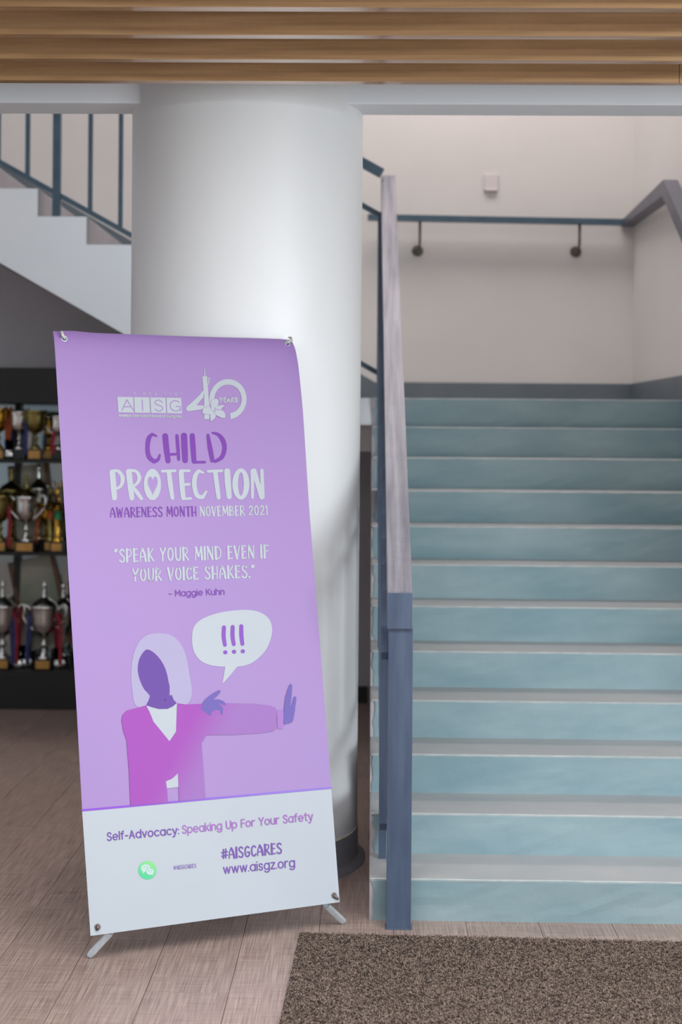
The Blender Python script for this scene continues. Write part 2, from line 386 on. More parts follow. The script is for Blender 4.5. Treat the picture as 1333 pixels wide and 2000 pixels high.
# ------------------------------------------------------------------ upper flight going up to the left
uf = thing('upper_staircase', 'white sided upper flight climbing left behind the round column', 'stairs', (-1.2, 7.9, 1.8))
def ufp(o): o.parent = uf; o.matrix_parent_inverse = Matrix.Translation((1.2, -7.9, -1.8)); return o
FY = 7.86
xs = [-.202 - .257*k for k in range(13)]           # riser positions
zs = [2.590 + .1455*(n-5) if n >= 5 else LZ + .158*n for n in range(0, 14)]
pp = [(STAIR_X0-.002, LZ)]
for k in range(12):
    pp += [(xs[k], zs[k]), (xs[k], zs[k+1])]
pp += [(xs[12], zs[12])]
so = lambda x: 2.147 + (-x-1.326)*.5634
pp += [(xs[12], so(xs[12])), (-.50, so(-.50)), (-.46, LZ-.14), (STAIR_X0-.002, LZ-.14)]
ufp(obj('flight_side', prism(pp, 'Y', FY, FY+.16), M['white']))
pq = pp[:]
ufp(obj('flight_slab', prism([(x, z-.004) for x, z in pp[:-3]] + [(-.5, so(-.5)+.006), (-.46, LZ-.134), (STAIR_X0-.002, LZ-.134)], 'Y', FY+.161, WY-.016), M['underwall']))
for k in range(12):
    ufp(obj('step', B(xs[k+1]-.001, xs[k]+.001, FY+.004, WY-.02, zs[k+1]-.004, zs[k+1]+.001), M['tread']))
    ufp(obj('riser', B(xs[k]-.004, xs[k]+.003, FY+.002, WY-.02, zs[k], zs[k+1]-.004), M['flightriser']))
struct('landing_beam', B(-1.0, STAIR_X0-.003, 8.02, 8.28, LZ-.28, LZ-.14), M['stairwall'])

# ------------------------------------------------------------------ balustrade of the upper flight
RB = thing('railing', 'dark slate metal railing with square bars on the upper flight behind the column', 'railing', (-1.2, 7.92, 2.2))
def rbp(o): o.parent = RB; o.matrix_parent_inverse = Matrix.Translation((1.2, -7.92, -2.2)); return o
RY = 7.90
rz = lambda x, z0=1.952: z0 + (.02-x)*.548
for nm, z0, hw in (('bottom_rail', 1.945, .026), ('middle_rail', 2.772, .026), ('top_rail', 2.995, .05)):
    bm = bmesh.new(); bar(bm, (.055, RY, z0-.02), (-2.9, RY, z0-.02+2.955*.548), .03, hw)
    rbp(obj(nm, bm, M['darksteel']))
bars = [-.25, -.43, -.60, -.78, -.95, -1.13, -1.316, -1.476, -1.807, -1.962, -2.12, -2.29, -2.46, -2.62]
for x in bars:
    bm = bmesh.new(); bar(bm, (x, RY, rz(x, 1.942)), (x+.0, RY, rz(x, 2.76)), .022, .022)
    rbp(obj('bar', bm, M['darksteel']))
for x in (-.86, -1.652, -2.44):
    k = max(i for i in range(13) if xs[i] > x)
    bm = B(x-.02, x+.02, RY-.018, RY+.018, zs[k+1], rz(x, 2.98)); rbp(obj('post', bm, M['darksteel']))
    
# ------------------------------------------------------------------ handrail, newel post and bars of the front flight
HR = thing('handrail', 'slate blue newel post carrying a worn flat grey handrail up the front stairs', 'handrail', (.107, 4.9, 0))
def hrp(o): o.parent = HR; o.matrix_parent_inverse = Matrix.Translation((-.107, -4.9, 0)); return o
hrp(obj('newel_post', B(.067, .147, 4.898, 4.94, .0, .978, bev=.002), M['steel']))
bm = B(.064, .150, 4.893, 4.945, .0, .006, bev=.001); hrp(tag(obj('base_plate', bm, M['steel'])))
# flat tube: outline in (y,z) swept across X, slightly drifting left as it climbs
ya, za, yb, zb = 4.885, 1.095, 7.95, 2.975
bm = bmesh.new()
sec = lambda y, z, x0, x1, h: [bm.verts.new(p) for p in ((x0, y, z-h), (x1, y, z-h), (x1, y, z), (x0, y, z))]
A_ = sec(ya, za, .0625, .1435, .121); B_ = sec(yb, zb, .0510, .1245, .121); A2 = sec(yb+.05, zb, .0505, .124, .121)
for p, q in ((A_, B_), (B_, A2)):
    for k in range(4): bm.faces.new([p[k], p[(k+1) % 4], q[(k+1) % 4], q[k]])
bm.faces.new(A_[::-1]); bm.faces.new(A2)
bmesh.ops.recalc_face_normals(bm, faces=bm.faces)
bmesh.ops.bevel(bm, geom=list(bm.edges), offset=.0018, segments=2, affect='EDGES')
hrp(obj('rail_tube', bm, M['railtop']))
bm = bmesh.new(); box(bm, .0622, .1438, ya-.003, ya+.0, za-.119, za-.003, bev=.001)
hrp(obj('rail_end_cap', bm, M['steel']))
slope = (zb-za)/(yb-ya)
bm = bmesh.new(); bar(bm, (.056, 5.02, .30), (.048, 7.9, .30+2.88*.575), .024, .03); hrp(obj('bottom_rail', bm, M['steel']))
bm = bmesh.new(); bar(bm, (.056, 4.94, .96-.08), (.048, 7.9, .96-.08+2.96*slope), .024, .03); hrp(obj('middle_rail', bm, M['steel']))
for k in range(22):
    y = 5.06 + k*.13; x = .056 - .008*k/21
    i = min(N, max(1, int((y-4.948)/T_)+1))
    post = k % 7 == 1
    z0 = i*R_ if post else .30+(y-5.02)*.575
    bm = B(x-.013, x+.013, y-.012, y+.012, z0, za+(y-ya)*slope-.121)
    hrp(obj('post' if post else 'bar', bm, M['steel']))

# ------------------------------------------------------------------ wall handrail on landing
WR = thing('wall_handrail', 'thin dark handrail on brackets along the landing wall', 'handrail', (.9, 9.0, 2.9))
def wrp(o): o.parent = WR; o.matrix_parent_inverse = Matrix.Translation((-.9, -9.0, -2.9)); return o
bm = bmesh.new(); bar(bm, (-.02, 9.0, 2.905), (1.50, 9.0, 2.884), .06, .034); wrp(obj('back_rail', bm, M['darksteel']))
for x in (.283, 1.232):
    bm = bmesh.new(); tube(bm, [(x+.008, 9.0, 2.88), (x+.008, 9.0, 2.76), (x+.006, 9.012, 2.735), (x, 9.04, 2.722), (x, 9.085, 2.72)], .0085)
    b = wrp(obj('bracket', bm, M['brownmetal'], smooth=True))
    bm = bmesh.new(); lathe(bm, [(.0, 0), (.03, 0), (.034, .008), (.026, .018), (.0, .02)], seg=20, cap=False)
    for v in bm.verts: v.co = Vector((x - 0.002 + v.co.x, WY - v.co.z, 2.72 + v.co.y))
    o = obj('rosette', bm, M['brownmetal'], smooth=True); o.parent = b
WR2 = thing('wall_handrail', 'wide flat slate handrail on right wall of the stairs, at the picture edge', 'handrail', (1.53, 8.2, 2.9))
def wr2(o): o.parent = WR2; o.matrix_parent_inverse = Matrix.Translation((-1.53, -8.2, -2.9)); return o
bm = bmesh.new()
pr = [(9.095, 2.905), (7.78, 2.93), (5.5, 2.93-2.28*.60), (5.5, 2.83-2.28*.60), (7.80, 2.845), (9.095, 2.872)]
p2 = prism(pr, 'X', 1.497, 1.573, bev=.002); bm.free()
wr2(obj('rail_tube', p2, M['rightrail']))
# switch plate
bm = bmesh.new(); box(bm, .676, .760, 9.088, WY, 3.085, 3.183, bev=.003); box(bm, .684, .752, 9.076, 9.089, 3.081, 3.090, bev=.001)
tag(obj('switch_plate', bm, M['plate']), 'small square white switch plate on the landing wall above the handrail', 'switch')

# ------------------------------------------------------------------ floor mat
MT = thing('door_mat', 'brown coil pile entrance mat on the floor before the stairs', 'mat', (.768, 4.062, 0))
ang = math.radians(-1.6)
MT.rotation_euler = (0, 0, ang)
mx0, mx1, my0, my1 = -1.0, 1.4, -1.5, .745
obj('backing', B(mx0, mx1, my0, my1, 0, .005, bev=.001), M['matback'], MT)
verts, faces = [], []
rg = random.Random(5)
def curl(cx, cy, n=4):
    a = rg.uniform(0, 2*PI); R0 = rg.uniform(.0028, .0050); w_ = .0011; z = rg.uniform(.004, .0075)
    turn = rg.choice((-1, 1)) * rg.uniform(.8, 1.5)
    base = len(verts); tilt = rg.uniform(.002, .0055)
    for k in range(n+1):
        t = a + turn*PI*k/n*0.8
        px, py = cx + R0*math.cos(t), cy + R0*math.sin(t); zz = z + tilt*math.sin(PI*k/n)
        ox, oy = math.cos(t)*w_, math.sin(t)*w_
        verts.append((px-ox, py-oy, zz)); verts.append((px+ox, py+oy, zz+.0006))
    for k in range(n): faces.append((base+2*k, base+2*k+1, base+2*k+3, base+2*k+2))
area_y0 = -.62
for _ in range(78000):
    x = rg.uniform(mx0+.002, .62); y = rg.uniform(area_y0, my1-.002)
    curl(x, y)
for _ in range(9000):
    curl(rg.uniform(mx0, mx1), rg.uniform(my0, area_y0))
me = bpy.data.meshes.new('pile'); me.from_pydata(verts, [], faces); me.materials.append(M['pile'])
po = bpy.data.objects.new('pile', me); C.objects.link(po); po.parent = MT; po['kind'] = 'stuff'

# ------------------------------------------------------------------ banner stand
# local frame of the sheet: x across, y up the sheet, z out of the sheet
BS = 1.015
UX = Vector((.90999926, .41460987, 0)); UP = Vector((-.09638865, .21155696, .97260109)); UN = Vector((.40325001, -.88506627, .23248036))
BL = Vector((0, 0, 1.592)) + BS*(Vector((-.8172429, 4.46294188, .10785981)) - Vector((0, 0, 1.592)))
HM = (0.0017337073061256783, -8.157907646417699e-05, -0.15534166723891682, -0.00020574559635548083, -0.0016340330604253002,
      3.024664519064004, -0.00014407879044126023, 8.509470344128228e-05)
def art(x, y):
    """measured layout of the print -> metres across and up the sheet"""
    d = HM[6]*x + HM[7]*y + 1
    return ((HM[0]*x+HM[1]*y+HM[2])/d*BS, (HM[3]*x+HM[4]*y+HM[5])/d*BS)
def bulge(a, b):
    w = -.010*math.sin(PI*min(max(a/.835, 0), 1))*(.35+.65*b/1.93)*.6
    w -= .016*math.exp(-(1.905-b)/.022)
    w -= .022*math.exp(-max(0, .835-a)/.035)*math.exp(-max(0, 1.91-b)/.09)
    w += .002*math.sin(a*7.5+b*2.1)*math.sin(b*3.0)
    return w
BT = thing('banner_stand', 'tall purple and white awareness banner on a folding stand before the round column', 'banner', (-.45, 4.75, 0))
sheet_mw = Matrix(((UX.x, UP.x, UN.x, BL.x+.45), (UX.y, UP.y, UN.y, BL.y-4.75), (UX.z, UP.z, UN.z, BL.z), (0, 0, 0, 1)))
def pm(name, rgb, rgb2=None, rough=.47):
    return mat(name, rgb, rough, spec=.5, rgb2=rgb2 or tuple(min(255, c+3) for c in rgb), scale=(3, 3, 3))
P_ = dict(lilac=pm('print_lilac', (147, 115, 172), (145, 115, 173)), white=pm('print_white', (164, 170, 177)), purple=pm('print_deep_purple', (98, 5, 142)),
          violet=pm('print_violet', (92, 38, 142)), face=pm('print_face_purple', (76, 20, 132)), hair=pm('print_pale_grey_lilac', (152, 143, 176)),
          hand=pm('print_blue_violet', (84, 64, 150)), bang=pm('print_exclamation_violet', (112, 44, 160)), pink=pm('print_pinkish_violet', (142, 84, 166)),
          cuff=pm('print_cuff', (142, 93, 170)), teal=pm('print_slate', (60, 90, 128)), qr=pm('print_small_violet', (118, 92, 160)), bub=pm('print_pale_green_white', (168, 192, 184)), dot=pm('print_green_dot', (90, 168, 130)))
# colour gradients within one shape
def gradient(name, p, q, c1, c2):
    m = pm(name, c1); nt = m.node_tree; b = nt.nodes['Principled BSDF']; L = nt.links.new
    tc = nt.nodes.new('ShaderNodeTexCoord'); sp = nt.nodes.new('ShaderNodeSeparateXYZ'); L(tc.outputs['Object'], sp.inputs[0])
    (a0, b0), (a1, b1) = art(*p), art(*q); dx, dy = a1-a0, b1-b0; l2 = dx*dx+dy*dy
    m1 = nt.nodes.new('ShaderNodeMath'); m1.operation = 'MULTIPLY_ADD'; m1.inputs[1].default_value = dx/l2; m1.inputs[2].default_value = -(a0*dx+b0*dy)/l2
    m2 = nt.nodes.new('ShaderNodeMath'); m2.operation = 'MULTIPLY_ADD'; m2.inputs[1].default_value = dy/l2; m2.use_clamp = True
    L(sp.outputs[0], m1.inputs[0]); L(sp.outputs[1], m2.inputs[0]); L(m1.outputs[0], m2.inputs[2])
    cr = nt.nodes.new('ShaderNodeValToRGB'); cr.color_ramp.interpolation = 'EASE'
    cr.color_ramp.elements[0].color = lin(*c1); cr.color_ramp.elements[1].color = lin(*c2)
    L(m2.outputs[0], cr.inputs[0]); L(cr.outputs[0], b.inputs['Base Color'])
    return m
P_['jacket'] = gradient('figure_jacket_gradient', (345, 1440), (425, 1485), (140, 34, 154), (136, 86, 162))  # jacket colour turns paler towards the right
P_['green'] = gradient('print_green_gradient', (282, 1714), (296, 1684), (50, 184, 124), (116, 192, 118))
P_['line'] = gradient('print_line_gradient', (200, 1580), (600, 1540), (122, 46, 186), (126, 96, 190))

# the sheet
Ledge = [(105, 645), (116.8, 840), (132, 1090), (150.4, 1400), (160.5, 1585), (177, 1828)]
Redge = [(575.5, 659), (580, 680), (584, 710), (592, 800), (604, 985), (619, 1180), (647.3, 1541), (664, 1762)]
def along(poly, y):
    for p, q in zip(poly, poly[1:]):
        if y <= q[1] or q is poly[-1]:
            t = (y-p[1])/(q[1]-p[1]); return (p[0]+(q[0]-p[0])*t, y)
rows = []
for k in range(81):
    t = k/80; t = t*t*.6+t*.4
    rows.append((along(Ledge, 645+(1585-645)*t), along(Redge, 659+(1541-659)*t), 0))
for k in range(1, 13):
    t = k/12; rows.append((along(Ledge, 1585+243*t), along(Redge, 1541+221*t), 1))
bm = bmesh.new(); nS = 60; gv = []
for r, (l, rr, z_) in enumerate(rows):
    row = []
    for s in range(nS+1):
        u = s/nS; x, y = l[0]+(rr[0]-l[0])*u, l[1]+(rr[1]-l[1])*u
        if r < 12: y += (-3.2*math.exp(-((u-.08)/.06)**2) + 1.6*math.exp(-((u-.0)/.04)**2)*0)*(1-r/12)
        a, b = art(x, y); row.append(bm.verts.new((a, b, bulge(a, b))))
    gv.append(row)
for r in range(len(rows)-1):
    for s in range(nS):
        f = bm.faces.new([gv[r][s], gv[r+1][s], gv[r+1][s+1], gv[r][s+1]]); f.material_index = rows[r+1][2]
bmesh.ops.recalc_face_normals(bm, faces=bm.faces)
for f in bm.faces:
    if f.normal.z < 0: f.normal_flip()
gb = bmesh.ops.solidify(bm, geom=bm.faces[:], thickness=.0004)
SH = obj('banner_sheet', bm, [P_['lilac'], P_['white']], None, smooth=False)
SH.parent = BT; SH.matrix_local = sheet_mw

class Print:
    """flat ink shapes lying on the sheet"""
    def __init__(s, lift=0): s.v = []; s.f = []; s.lift = .0012 + lift
    def pt(s, x, y, dz=0):
        a, b = art(x, y); s.v.append((a, b, 0)); return len(s.v)-1
    def poly(s, pts): s.f.append([s.pt(*p) for p in pts])
    def ribbon(s, pts, w, sm=4, dz=0):
        """rounded stroke through pts; w = width or list of widths"""
        ws = list(w) if isinstance(w, (list, tuple)) else [w]*len(pts)
        for i in range(1, len(pts)-1):     # sharp corners are two strokes meeting
            a, b, c = pts[i-1], pts[i], pts[i+1]
            u, v = (b[0]-a[0], b[1]-a[1]), (c[0]-b[0], c[1]-b[1]); l = math.hypot(*u)*math.hypot(*v)
            if l and (u[0]*v[0]+u[1]*v[1])/l < .45:
                s.ribbon(pts[:i+1], ws[:i+1], sm, dz); s.ribbon(pts[i:], ws[i:], sm, dz); return
        if sm > 1 and len(pts) > 2: pts, ws = smooth_path(pts, ws, sm)
        elif len(pts) == 2: pass
        n = len(pts); L = []; Rr = []
        for i in range(n):
            p0, p1 = pts[max(i-1, 0)], pts[min(i+1, n-1)]
            dx, dy = p1[0]-p0[0], p1[1]-p0[1]; l = math.hypot(dx, dy) or 1; nx, ny = -dy/l, dx/l; h = ws[i]/2
            L.append(s.pt(pts[i][0]+nx*h, pts[i][1]+ny*h, dz)); Rr.append(s.pt(pts[i][0]-nx*h, pts[i][1]-ny*h, dz))
        for i in range(n-1): s.f.append([L[i], L[i+1], Rr[i+1], Rr[i]])
        for e, i, sg in ((0, 0, -1), (n-1, n-1, 1)):
            p0, p1 = (pts[0], pts[1]) if e == 0 else (pts[-2], pts[-1])
            dx, dy = p1[0]-p0[0], p1[1]-p0[1]; l = math.hypot(dx, dy) or 1; dx, dy = dx/l*sg, dy/l*sg; h = ws[i]/2
            cap = []
            for k in range(7):
                a = -PI/2+PI*k/6; cap.append(s.pt(pts[e][0]+(dx*math.cos(a)-dy*math.sin(a))*h, pts[e][1]+(dy*math.cos(a)+dx*math.sin(a))*h, dz))
            s.f.append(cap)
    def ell(s, cx, cy, rx, ry, n=28): s.poly([(cx+rx*math.cos(2*PI*k/n), cy+ry*math.sin(2*PI*k/n)) for k in range(n)])
    def build(s, name, m, label=None):
        me = bpy.data.meshes.new(name)
        bm = bmesh.new(); lay_ = bm.verts.layers.float.new('raise')
        vs = [bm.verts.new(p) for p in s.v]
        for k, f in enumerate(s.f):          # each stroke a hair above the one before, so that inks never share a plane
            for i in f: vs[i][lay_] = min(k, 240)*2.5e-6
        for f in s.f:
            try: bm.faces.new([vs[i] for i in f])
            except ValueError: pass
        bmesh.ops.triangulate(bm, faces=[f for f in bm.faces if len(f.verts) > 4], ngon_method='EAR_CLIP')
        for _ in range(7):
            le = [e for e in bm.edges if e.calc_length() > .022]
            if not le: break
            bmesh.ops.subdivide_edges(bm, edges=le, cuts=1); bmesh.ops.triangulate(bm, faces=[f for f in bm.faces if len(f.verts) > 3])
        for v in bm.verts: v.co.z = bulge(v.co.x, v.co.y) + s.lift + v[lay_]
        for f in bm.faces:
            f.normal_update()
            if f.normal.z < 0: f.normal_flip()
        bm.to_mesh(me); bm.free(); me.materials.append(m)
        o = bpy.data.objects.new(name, me); C.objects.link(o); o.parent = SH
        if label: o['label'] = label
        return o
def smooth_path(pts, ws, sm, closed=False):
    n = len(pts); P, W_ = [], []
    g = (lambda i: i % n) if closed else (lambda i: min(max(i, 0), n-1))
    for i in range(n if closed else n-1):
        a, b, c, d = (pts[g(i-1)], pts[g(i)], pts[g(i+1)], pts[g(i+2)])
        for k in range(sm):
            t = k/sm; t2, t3 = t*t, t*t*t
            P.append(tuple(.5*(2*b[j]+(c[j]-a[j])*t+(2*a[j]-5*b[j]+4*c[j]-d[j])*t2+(3*b[j]-a[j]-3*c[j]+d[j])*t3) for j in (0, 1)))
            W_.append(ws[g(i)]*(1-t)+ws[g(i+1)]*t)
    if not closed: P.append(pts[-1]); W_.append(ws[-1])
    return P, W_
def blob(pts, sm=5): return smooth_path(pts, [0]*len(pts), sm, True)[0]

# ---- letters drawn with single strokes: cap height 1, (x, y up)
def arc(cx, cy, rx, ry, a0, a1, n=10): return [(cx+rx*math.cos(math.radians(a0+(a1-a0)*k/n)), cy+ry*math.sin(math.radians(a0+(a1-a0)*k/n))) for k in range(n+1)]
X = .5  # half the x-height circle is X*.72
def sans():
    G = {}; xh = .74; r = xh/2; c = r
    O = lambda x0: arc(x0+r, c, r, r, 0, 360, 16)
    G['a'] = (2*r, [O(0), [(2*r, xh), (2*r, 0)]]); G['d'] = (2*r, [O(0), [(2*r, 1.05), (2*r, 0)]])
    G['b'] = (2*r, [O(0), [(0, 1.05), (0, 0)]]); G['p'] = (2*r, [O(0), [(0, xh), (0, -.34)]])
    G['g'] = (2*r, [O(0), [(2*r, xh), (2*r, -.05)] + arc(r, -.05, r, .27, 0, -150, 8)[1:]])
    G['o'] = (2*r, [O(0)]); G['c'] = (1.75*r, [arc(r, c, r, r, 45, 315)]); G['e'] = (2*r, [[(.04, c), (2*r-.02, c)] + arc(r, c, r, r, 0, 312, 14)[1:]])
    G['n'] = (1.7*r, [[(0, xh), (0, 0)], [(0, .42)] + arc(.31, xh-.30, .31, .30, 180, 0) + [(.62, 0)]])
    G['h'] = (1.7*r, [[(0, 1.05), (0, 0)], [(0, .42)] + arc(.31, xh-.30, .31, .30, 180, 0) + [(.62, 0)]])
    G['m'] = (2.9*r, [[(0, xh), (0, 0)], arc(.27, xh-.27, .27, .27, 180, 0) + [(.54, 0)], arc(.81, xh-.27, .27, .27, 180, 0) + [(1.08, 0)]])
    G['r'] = (.40, [[(0, xh), (0, 0)], arc(.36, xh-.34, .36, .34, 180, 80, 6)])
    G['u'] = (1.7*r, [[(0, xh), (0, .30)] + arc(.31, .31, .31, .31, 180, 360)[1:] + [(.62, xh)], [(.62, .5), (.62, 0)]])
    G['i'] = (0, [[(0, xh), (0, 0)], [(0, 1.0), (0, 1.01)]]); G['l'] = (0, [[(0, 1.05), (0, 0)]])
    G['t'] = (.42, [[(.17, .98), (.17, .2)] + arc(.37, .2, .20, .2, 180, 280, 5)[1:], [(0, xh), (.42, xh)]])
    G['f'] = (.40, [[(.15, 0), (.15, .85)] + arc(.36, .83, .21, .22, 180, 80, 5)[1:], [(0, xh), (.38, xh)]])
    G['k'] = (.56, [[(0, 1.05), (0, 0)], [(.52, xh), (.02, .30)], [(.20, .45), (.56, 0)]])
    G['s'] = (.54, [[(.50, .60), (.38, .72), (.18, .73), (.05, .60), (.10, .44), (.28, .37), (.46, .29), (.52, .14), (.38, 0), (.16, 0), (.02, .13)]])
    G['v'] = (.62, [[(0, xh), (.31, 0), (.62, xh)]]); G['y'] = (.62, [[(0, xh), (.32, .03)], [(.64, xh), (.24, -.22), (.10, -.32), (-.02, -.30)]])
    G['w'] = (.98, [[(0, xh), (.25, 0), (.49, xh), (.73, 0), (.98, xh)]]); G['z'] = (.55, [[(0, xh), (.55, xh), (0, 0), (.56, 0)]])
    G['S'] = (.60, [[(.57, .82), (.42, 1), (.18, 1), (.04, .84), (.06, .66), (.22, .56), (.42, .47), (.58, .32), (.55, .12), (.38, 0), (.17, 0), (.0, .17)]])
    G['A'] = (.78, [[(0, 0), (.39, 1), (.78, 0)], [(.14, .33), (.64, .33)]])
    G['U'] = (.72, [[(0, 1), (0, .36)] + arc(.36, .36, .36, .36, 180, 360)[1:] + [(.72, 1)]])
    G['F'] = (.52, [[(.54, 1), (0, 1), (0, 0)], [(0, .52), (.46, .52)]]); G['Y'] = (.72, [[(0, 1), (.36, .46), (.36, 0)], [(.72, 1), (.36, .46)]])
    G['M'] = (.86, [[(0, 0), (0, 1), (.43, .35), (.86, 1), (.86, 0)]]); G['K'] = (.66, [[(0, 1), (0, 0)], [(.62, 1), (.02, .40)], [(.22, .58), (.66, 0)]])
    G['I'] = (0, [[(0, 1), (0, 0)]]); G['N'] = (.72, [[(0, 0), (0, 1), (.72, 0), (.72, 1)]])
    G['G'] = (.82, [arc(.46, .5, .46, .5, 42, 330, 14) + [(.86, .44), (.50, .44)], [(.86, .44), (.86, 0)]])
    G['C'] = (.78, [arc(.46, .5, .46, .5, 45, 315, 14)]); G['E'] = (.54, [[(.55, 1), (0, 1), (0, 0), (.56, 0)], [(0, .52), (.48, .52)]])
    G['R'] = (.60, [[(0, 0), (0, 1), (.30, 1)] + arc(.30, .75, .27, .25, 90, -90, 8)[1:] + [(0, .5)], [(.28, .5), (.60, 0)]])
    G['1'] = (.22, [[(0, .82), (.2, 1), (.2, 0)]]); G['8'] = (.56, [arc(.28, .76, .22, .24, 0, 360, 14), arc(.28, .27, .27, .27, 0, 360, 14)])
    G['9'] = (.56, [arc(.28, .70, .26, .30, 0, 360, 14), [(.54, .70), (.50, .35), (.30, 0)]])
    G['-'] = (.36, [[(0, .40), (.36, .40)]]); G['_'] = (.50, [[(0, .38), (.5, .38)]]); G[':'] = (0, [[(0, .04), (0, .05)], [(0, .56), (0, .57)]]); G['.'] = (0, [[(0, .03), (0, .04)]])
    return G
SANS = sans()
HARD = set('AMNKkvwzYFEI')
# brush capitals: strokes as (points, width factor)
def brush():
    t, k = .75, 1.35; G = {}
    G['A'] = (.52, [([(.02, 0), (.06, .55), (.24, .98)], t), ([(.24, .98), (.42, .55), (.50, 0)], k), ([(.08, .36), (.44, .36)], t)])
    G['B'] = (.46, [([(.04, 0), (.04, 1)], k), ([(.04, .98), (.34, .92), (.36, .66), (.06, .54)], t), ([(.06, .54), (.44, .44), (.42, .08), (.04, 0)], t)])
    G['C'] = (.42, [([(.42, .84), (.30, .98), (.12, .88), (.04, .5), (.12, .08), (.30, .0), (.44, .18)], 1)])
    G['D'] = (.50, [([(.05, 1), (.08, 0)], k), ([(.0, .98), (.30, .96), (.50, .60), (.40, .15), (.10, .0)], t)])
    G['E'] = (.38, [([(.06, 1), (.06, 0)], k), ([(.06, .98), (.38, .98)], t), ([(.06, .52), (.34, .53)], t), ([(.06, .02), (.40, .03)], t)])
    G['F'] = (.38, [([(.06, 1), (.06, 0)], k), ([(.06, .98), (.40, .98)], t), ([(.06, .54), (.34, .55)], t)])
    G['G'] = (.46, [([(.42, .86), (.30, .98), (.12, .88), (.04, .5), (.12, .08), (.30, .0), (.44, .20), (.44, .42), (.26, .42)], 1)])
    G['H'] = (.46, [([(.05, 1), (.05, 0)], k), ([(.44, 1), (.44, 0)], t), ([(.05, .38), (.44, .40)], t)])
    G['I'] = (.08, [([(.04, 1), (.04, 0)], k)])
    G['K'] = (.46, [([(.05, 1), (.05, 0)], k), ([(.44, .98), (.08, .46)], t), ([(.12, .54), (.48, 0)], 1)])
    G['M'] = (.62, [([(.03, 0), (.08, 1)], t), ([(.08, 1), (.31, .28)], k), ([(.31, .28), (.54, 1)], t), ([(.54, 1), (.60, 0)], k)])
    G['N'] = (.48, [([(.03, 0), (.04, 1)], t), ([(.04, 1), (.44, .02)], k), ([(.44, .02), (.46, 1)], t)])
    G['O'] = (.48, [(arc(.24, .5, .21, .48, 90, 450, 14), 1)])
    G['P'] = (.42, [([(.05, 1), (.05, 0)], k), ([(.05, .98), (.36, .94), (.42, .66), (.30, .44), (.07, .38)], t)])
    G['R'] = (.46, [([(.05, 1), (.05, 0)], k), ([(.05, .98), (.36, .94), (.40, .70), (.28, .52), (.07, .46)], t), ([(.16, .46), (.48, 0)], 1)])
    G['S'] = (.42, [([(.40, .86), (.28, .99), (.10, .92), (.06, .72), (.22, .52), (.40, .32), (.36, .06), (.18, .0), (.02, .12)], 1)])
    G['T'] = (.44, [([(0, .97), (.46, .98)], t), ([(.23, .97), (.24, 0)], k)])
    G['U'] = (.46, [([(.04, 1), (.05, .30), (.14, .02), (.34, .02), (.43, .30), (.45, 1)], 1)])
    G['V'] = (.46, [([(.02, 1), (.22, 0)], k), ([(.22, 0), (.46, 1)], t)])
    G['W'] = (.66, [([(.02, 1), (.16, 0)], k), ([(.16, 0), (.33, .80)], t), ([(.33, .80), (.48, 0)], k), ([(.48, 0), (.65, 1)], t)])
    G['Y'] = (.46, [([(.02, 1), (.22, .46)], 1), ([(.46, 1), (.22, .46), (.20, 0)], 1)])
    G['0'] = (.46, [(arc(.23, .5, .19, .47, 90, 450, 14), 1)]); G['1'] = (.16, [([(.02, .84), (.12, 1), (.13, 0)], 1)])
    G['2'] = (.44, [([(.04, .78), (.16, .98), (.36, .92), (.38, .68), (.20, .32), (.02, .04)], 1), ([(.03, .03), (.44, .04)], t)])
    G['.'] = (.06, [([(.03, .03), (.035, .04)], 1.3)]); G['#'] = (.50, [([(.16, .92), (.12, .06)], 1), ([(.38, .94), (.34, .08)], 1), ([(0, .62), (.52, .68)], 1), ([(0, .28), (.50, .34)], 1)])
    G['<'] = (.22, [([(.08, 1), (.02, .84)], 1), ([(.20, 1), (.14, .84)], 1)]); G['>'] = (.22, [([(.06, 1), (.02, .82)], 1), ([(.20, 1), (.16, .82)], 1)])
    return G
BRUSH = brush()
def lay(pr, text, p0, p1, up, w, font='sans', gap=.20, space=.40):
    """set text along p0-p1 (baseline), cap height = |up|"""
    F = BRUSH if font == 'brush' else SANS; x = 0; pos = []
    for ch in text:
        if ch == ' ': x += space; continue
        pos.append((ch, x)); x += F[ch][0] + gap
    tot = x - gap
    dx, dy = (p1[0]-p0[0])/tot, (p1[1]-p0[1])/tot
    for ch, xo in pos:
        for st_ in F[ch][1]:
            pts, k = st_ if font == 'brush' else (st_, 1)
            q = [(p0[0]+(xo+a)*dx+up[0]*b, p0[1]+(xo+a)*dy+up[1]*b) for a, b in pts]
            pr.ribbon(q, w*k*(1.3 if font == 'brush' else 1.1), sm=(3 if font == 'brush' else (3 if ch in 'sSy' else 1)))
Z4 = lambda p: (200+p[0]/3.7028, 700+p[1]/3.7028)
Z5 = lambda p: (200+p[0]/3.7028, 1040+p[1]/3.7028)
ZF = lambda p: (200+p[0]/2.898, 1180+p[1]/2.898)
Z7 = lambda p: (350+p[0]/8.887, 700+p[1]/8.887)
Z8 = lambda p: (250+p[0]/3.703, 1630+p[1]/3.703)
def strokes(pr, Z, k, L):
    for s_ in L: pr.ribbon([Z(p[:2]) for p in s_], [p[2]/k for p in s_], sm=5 if len(s_) > 2 else 1)

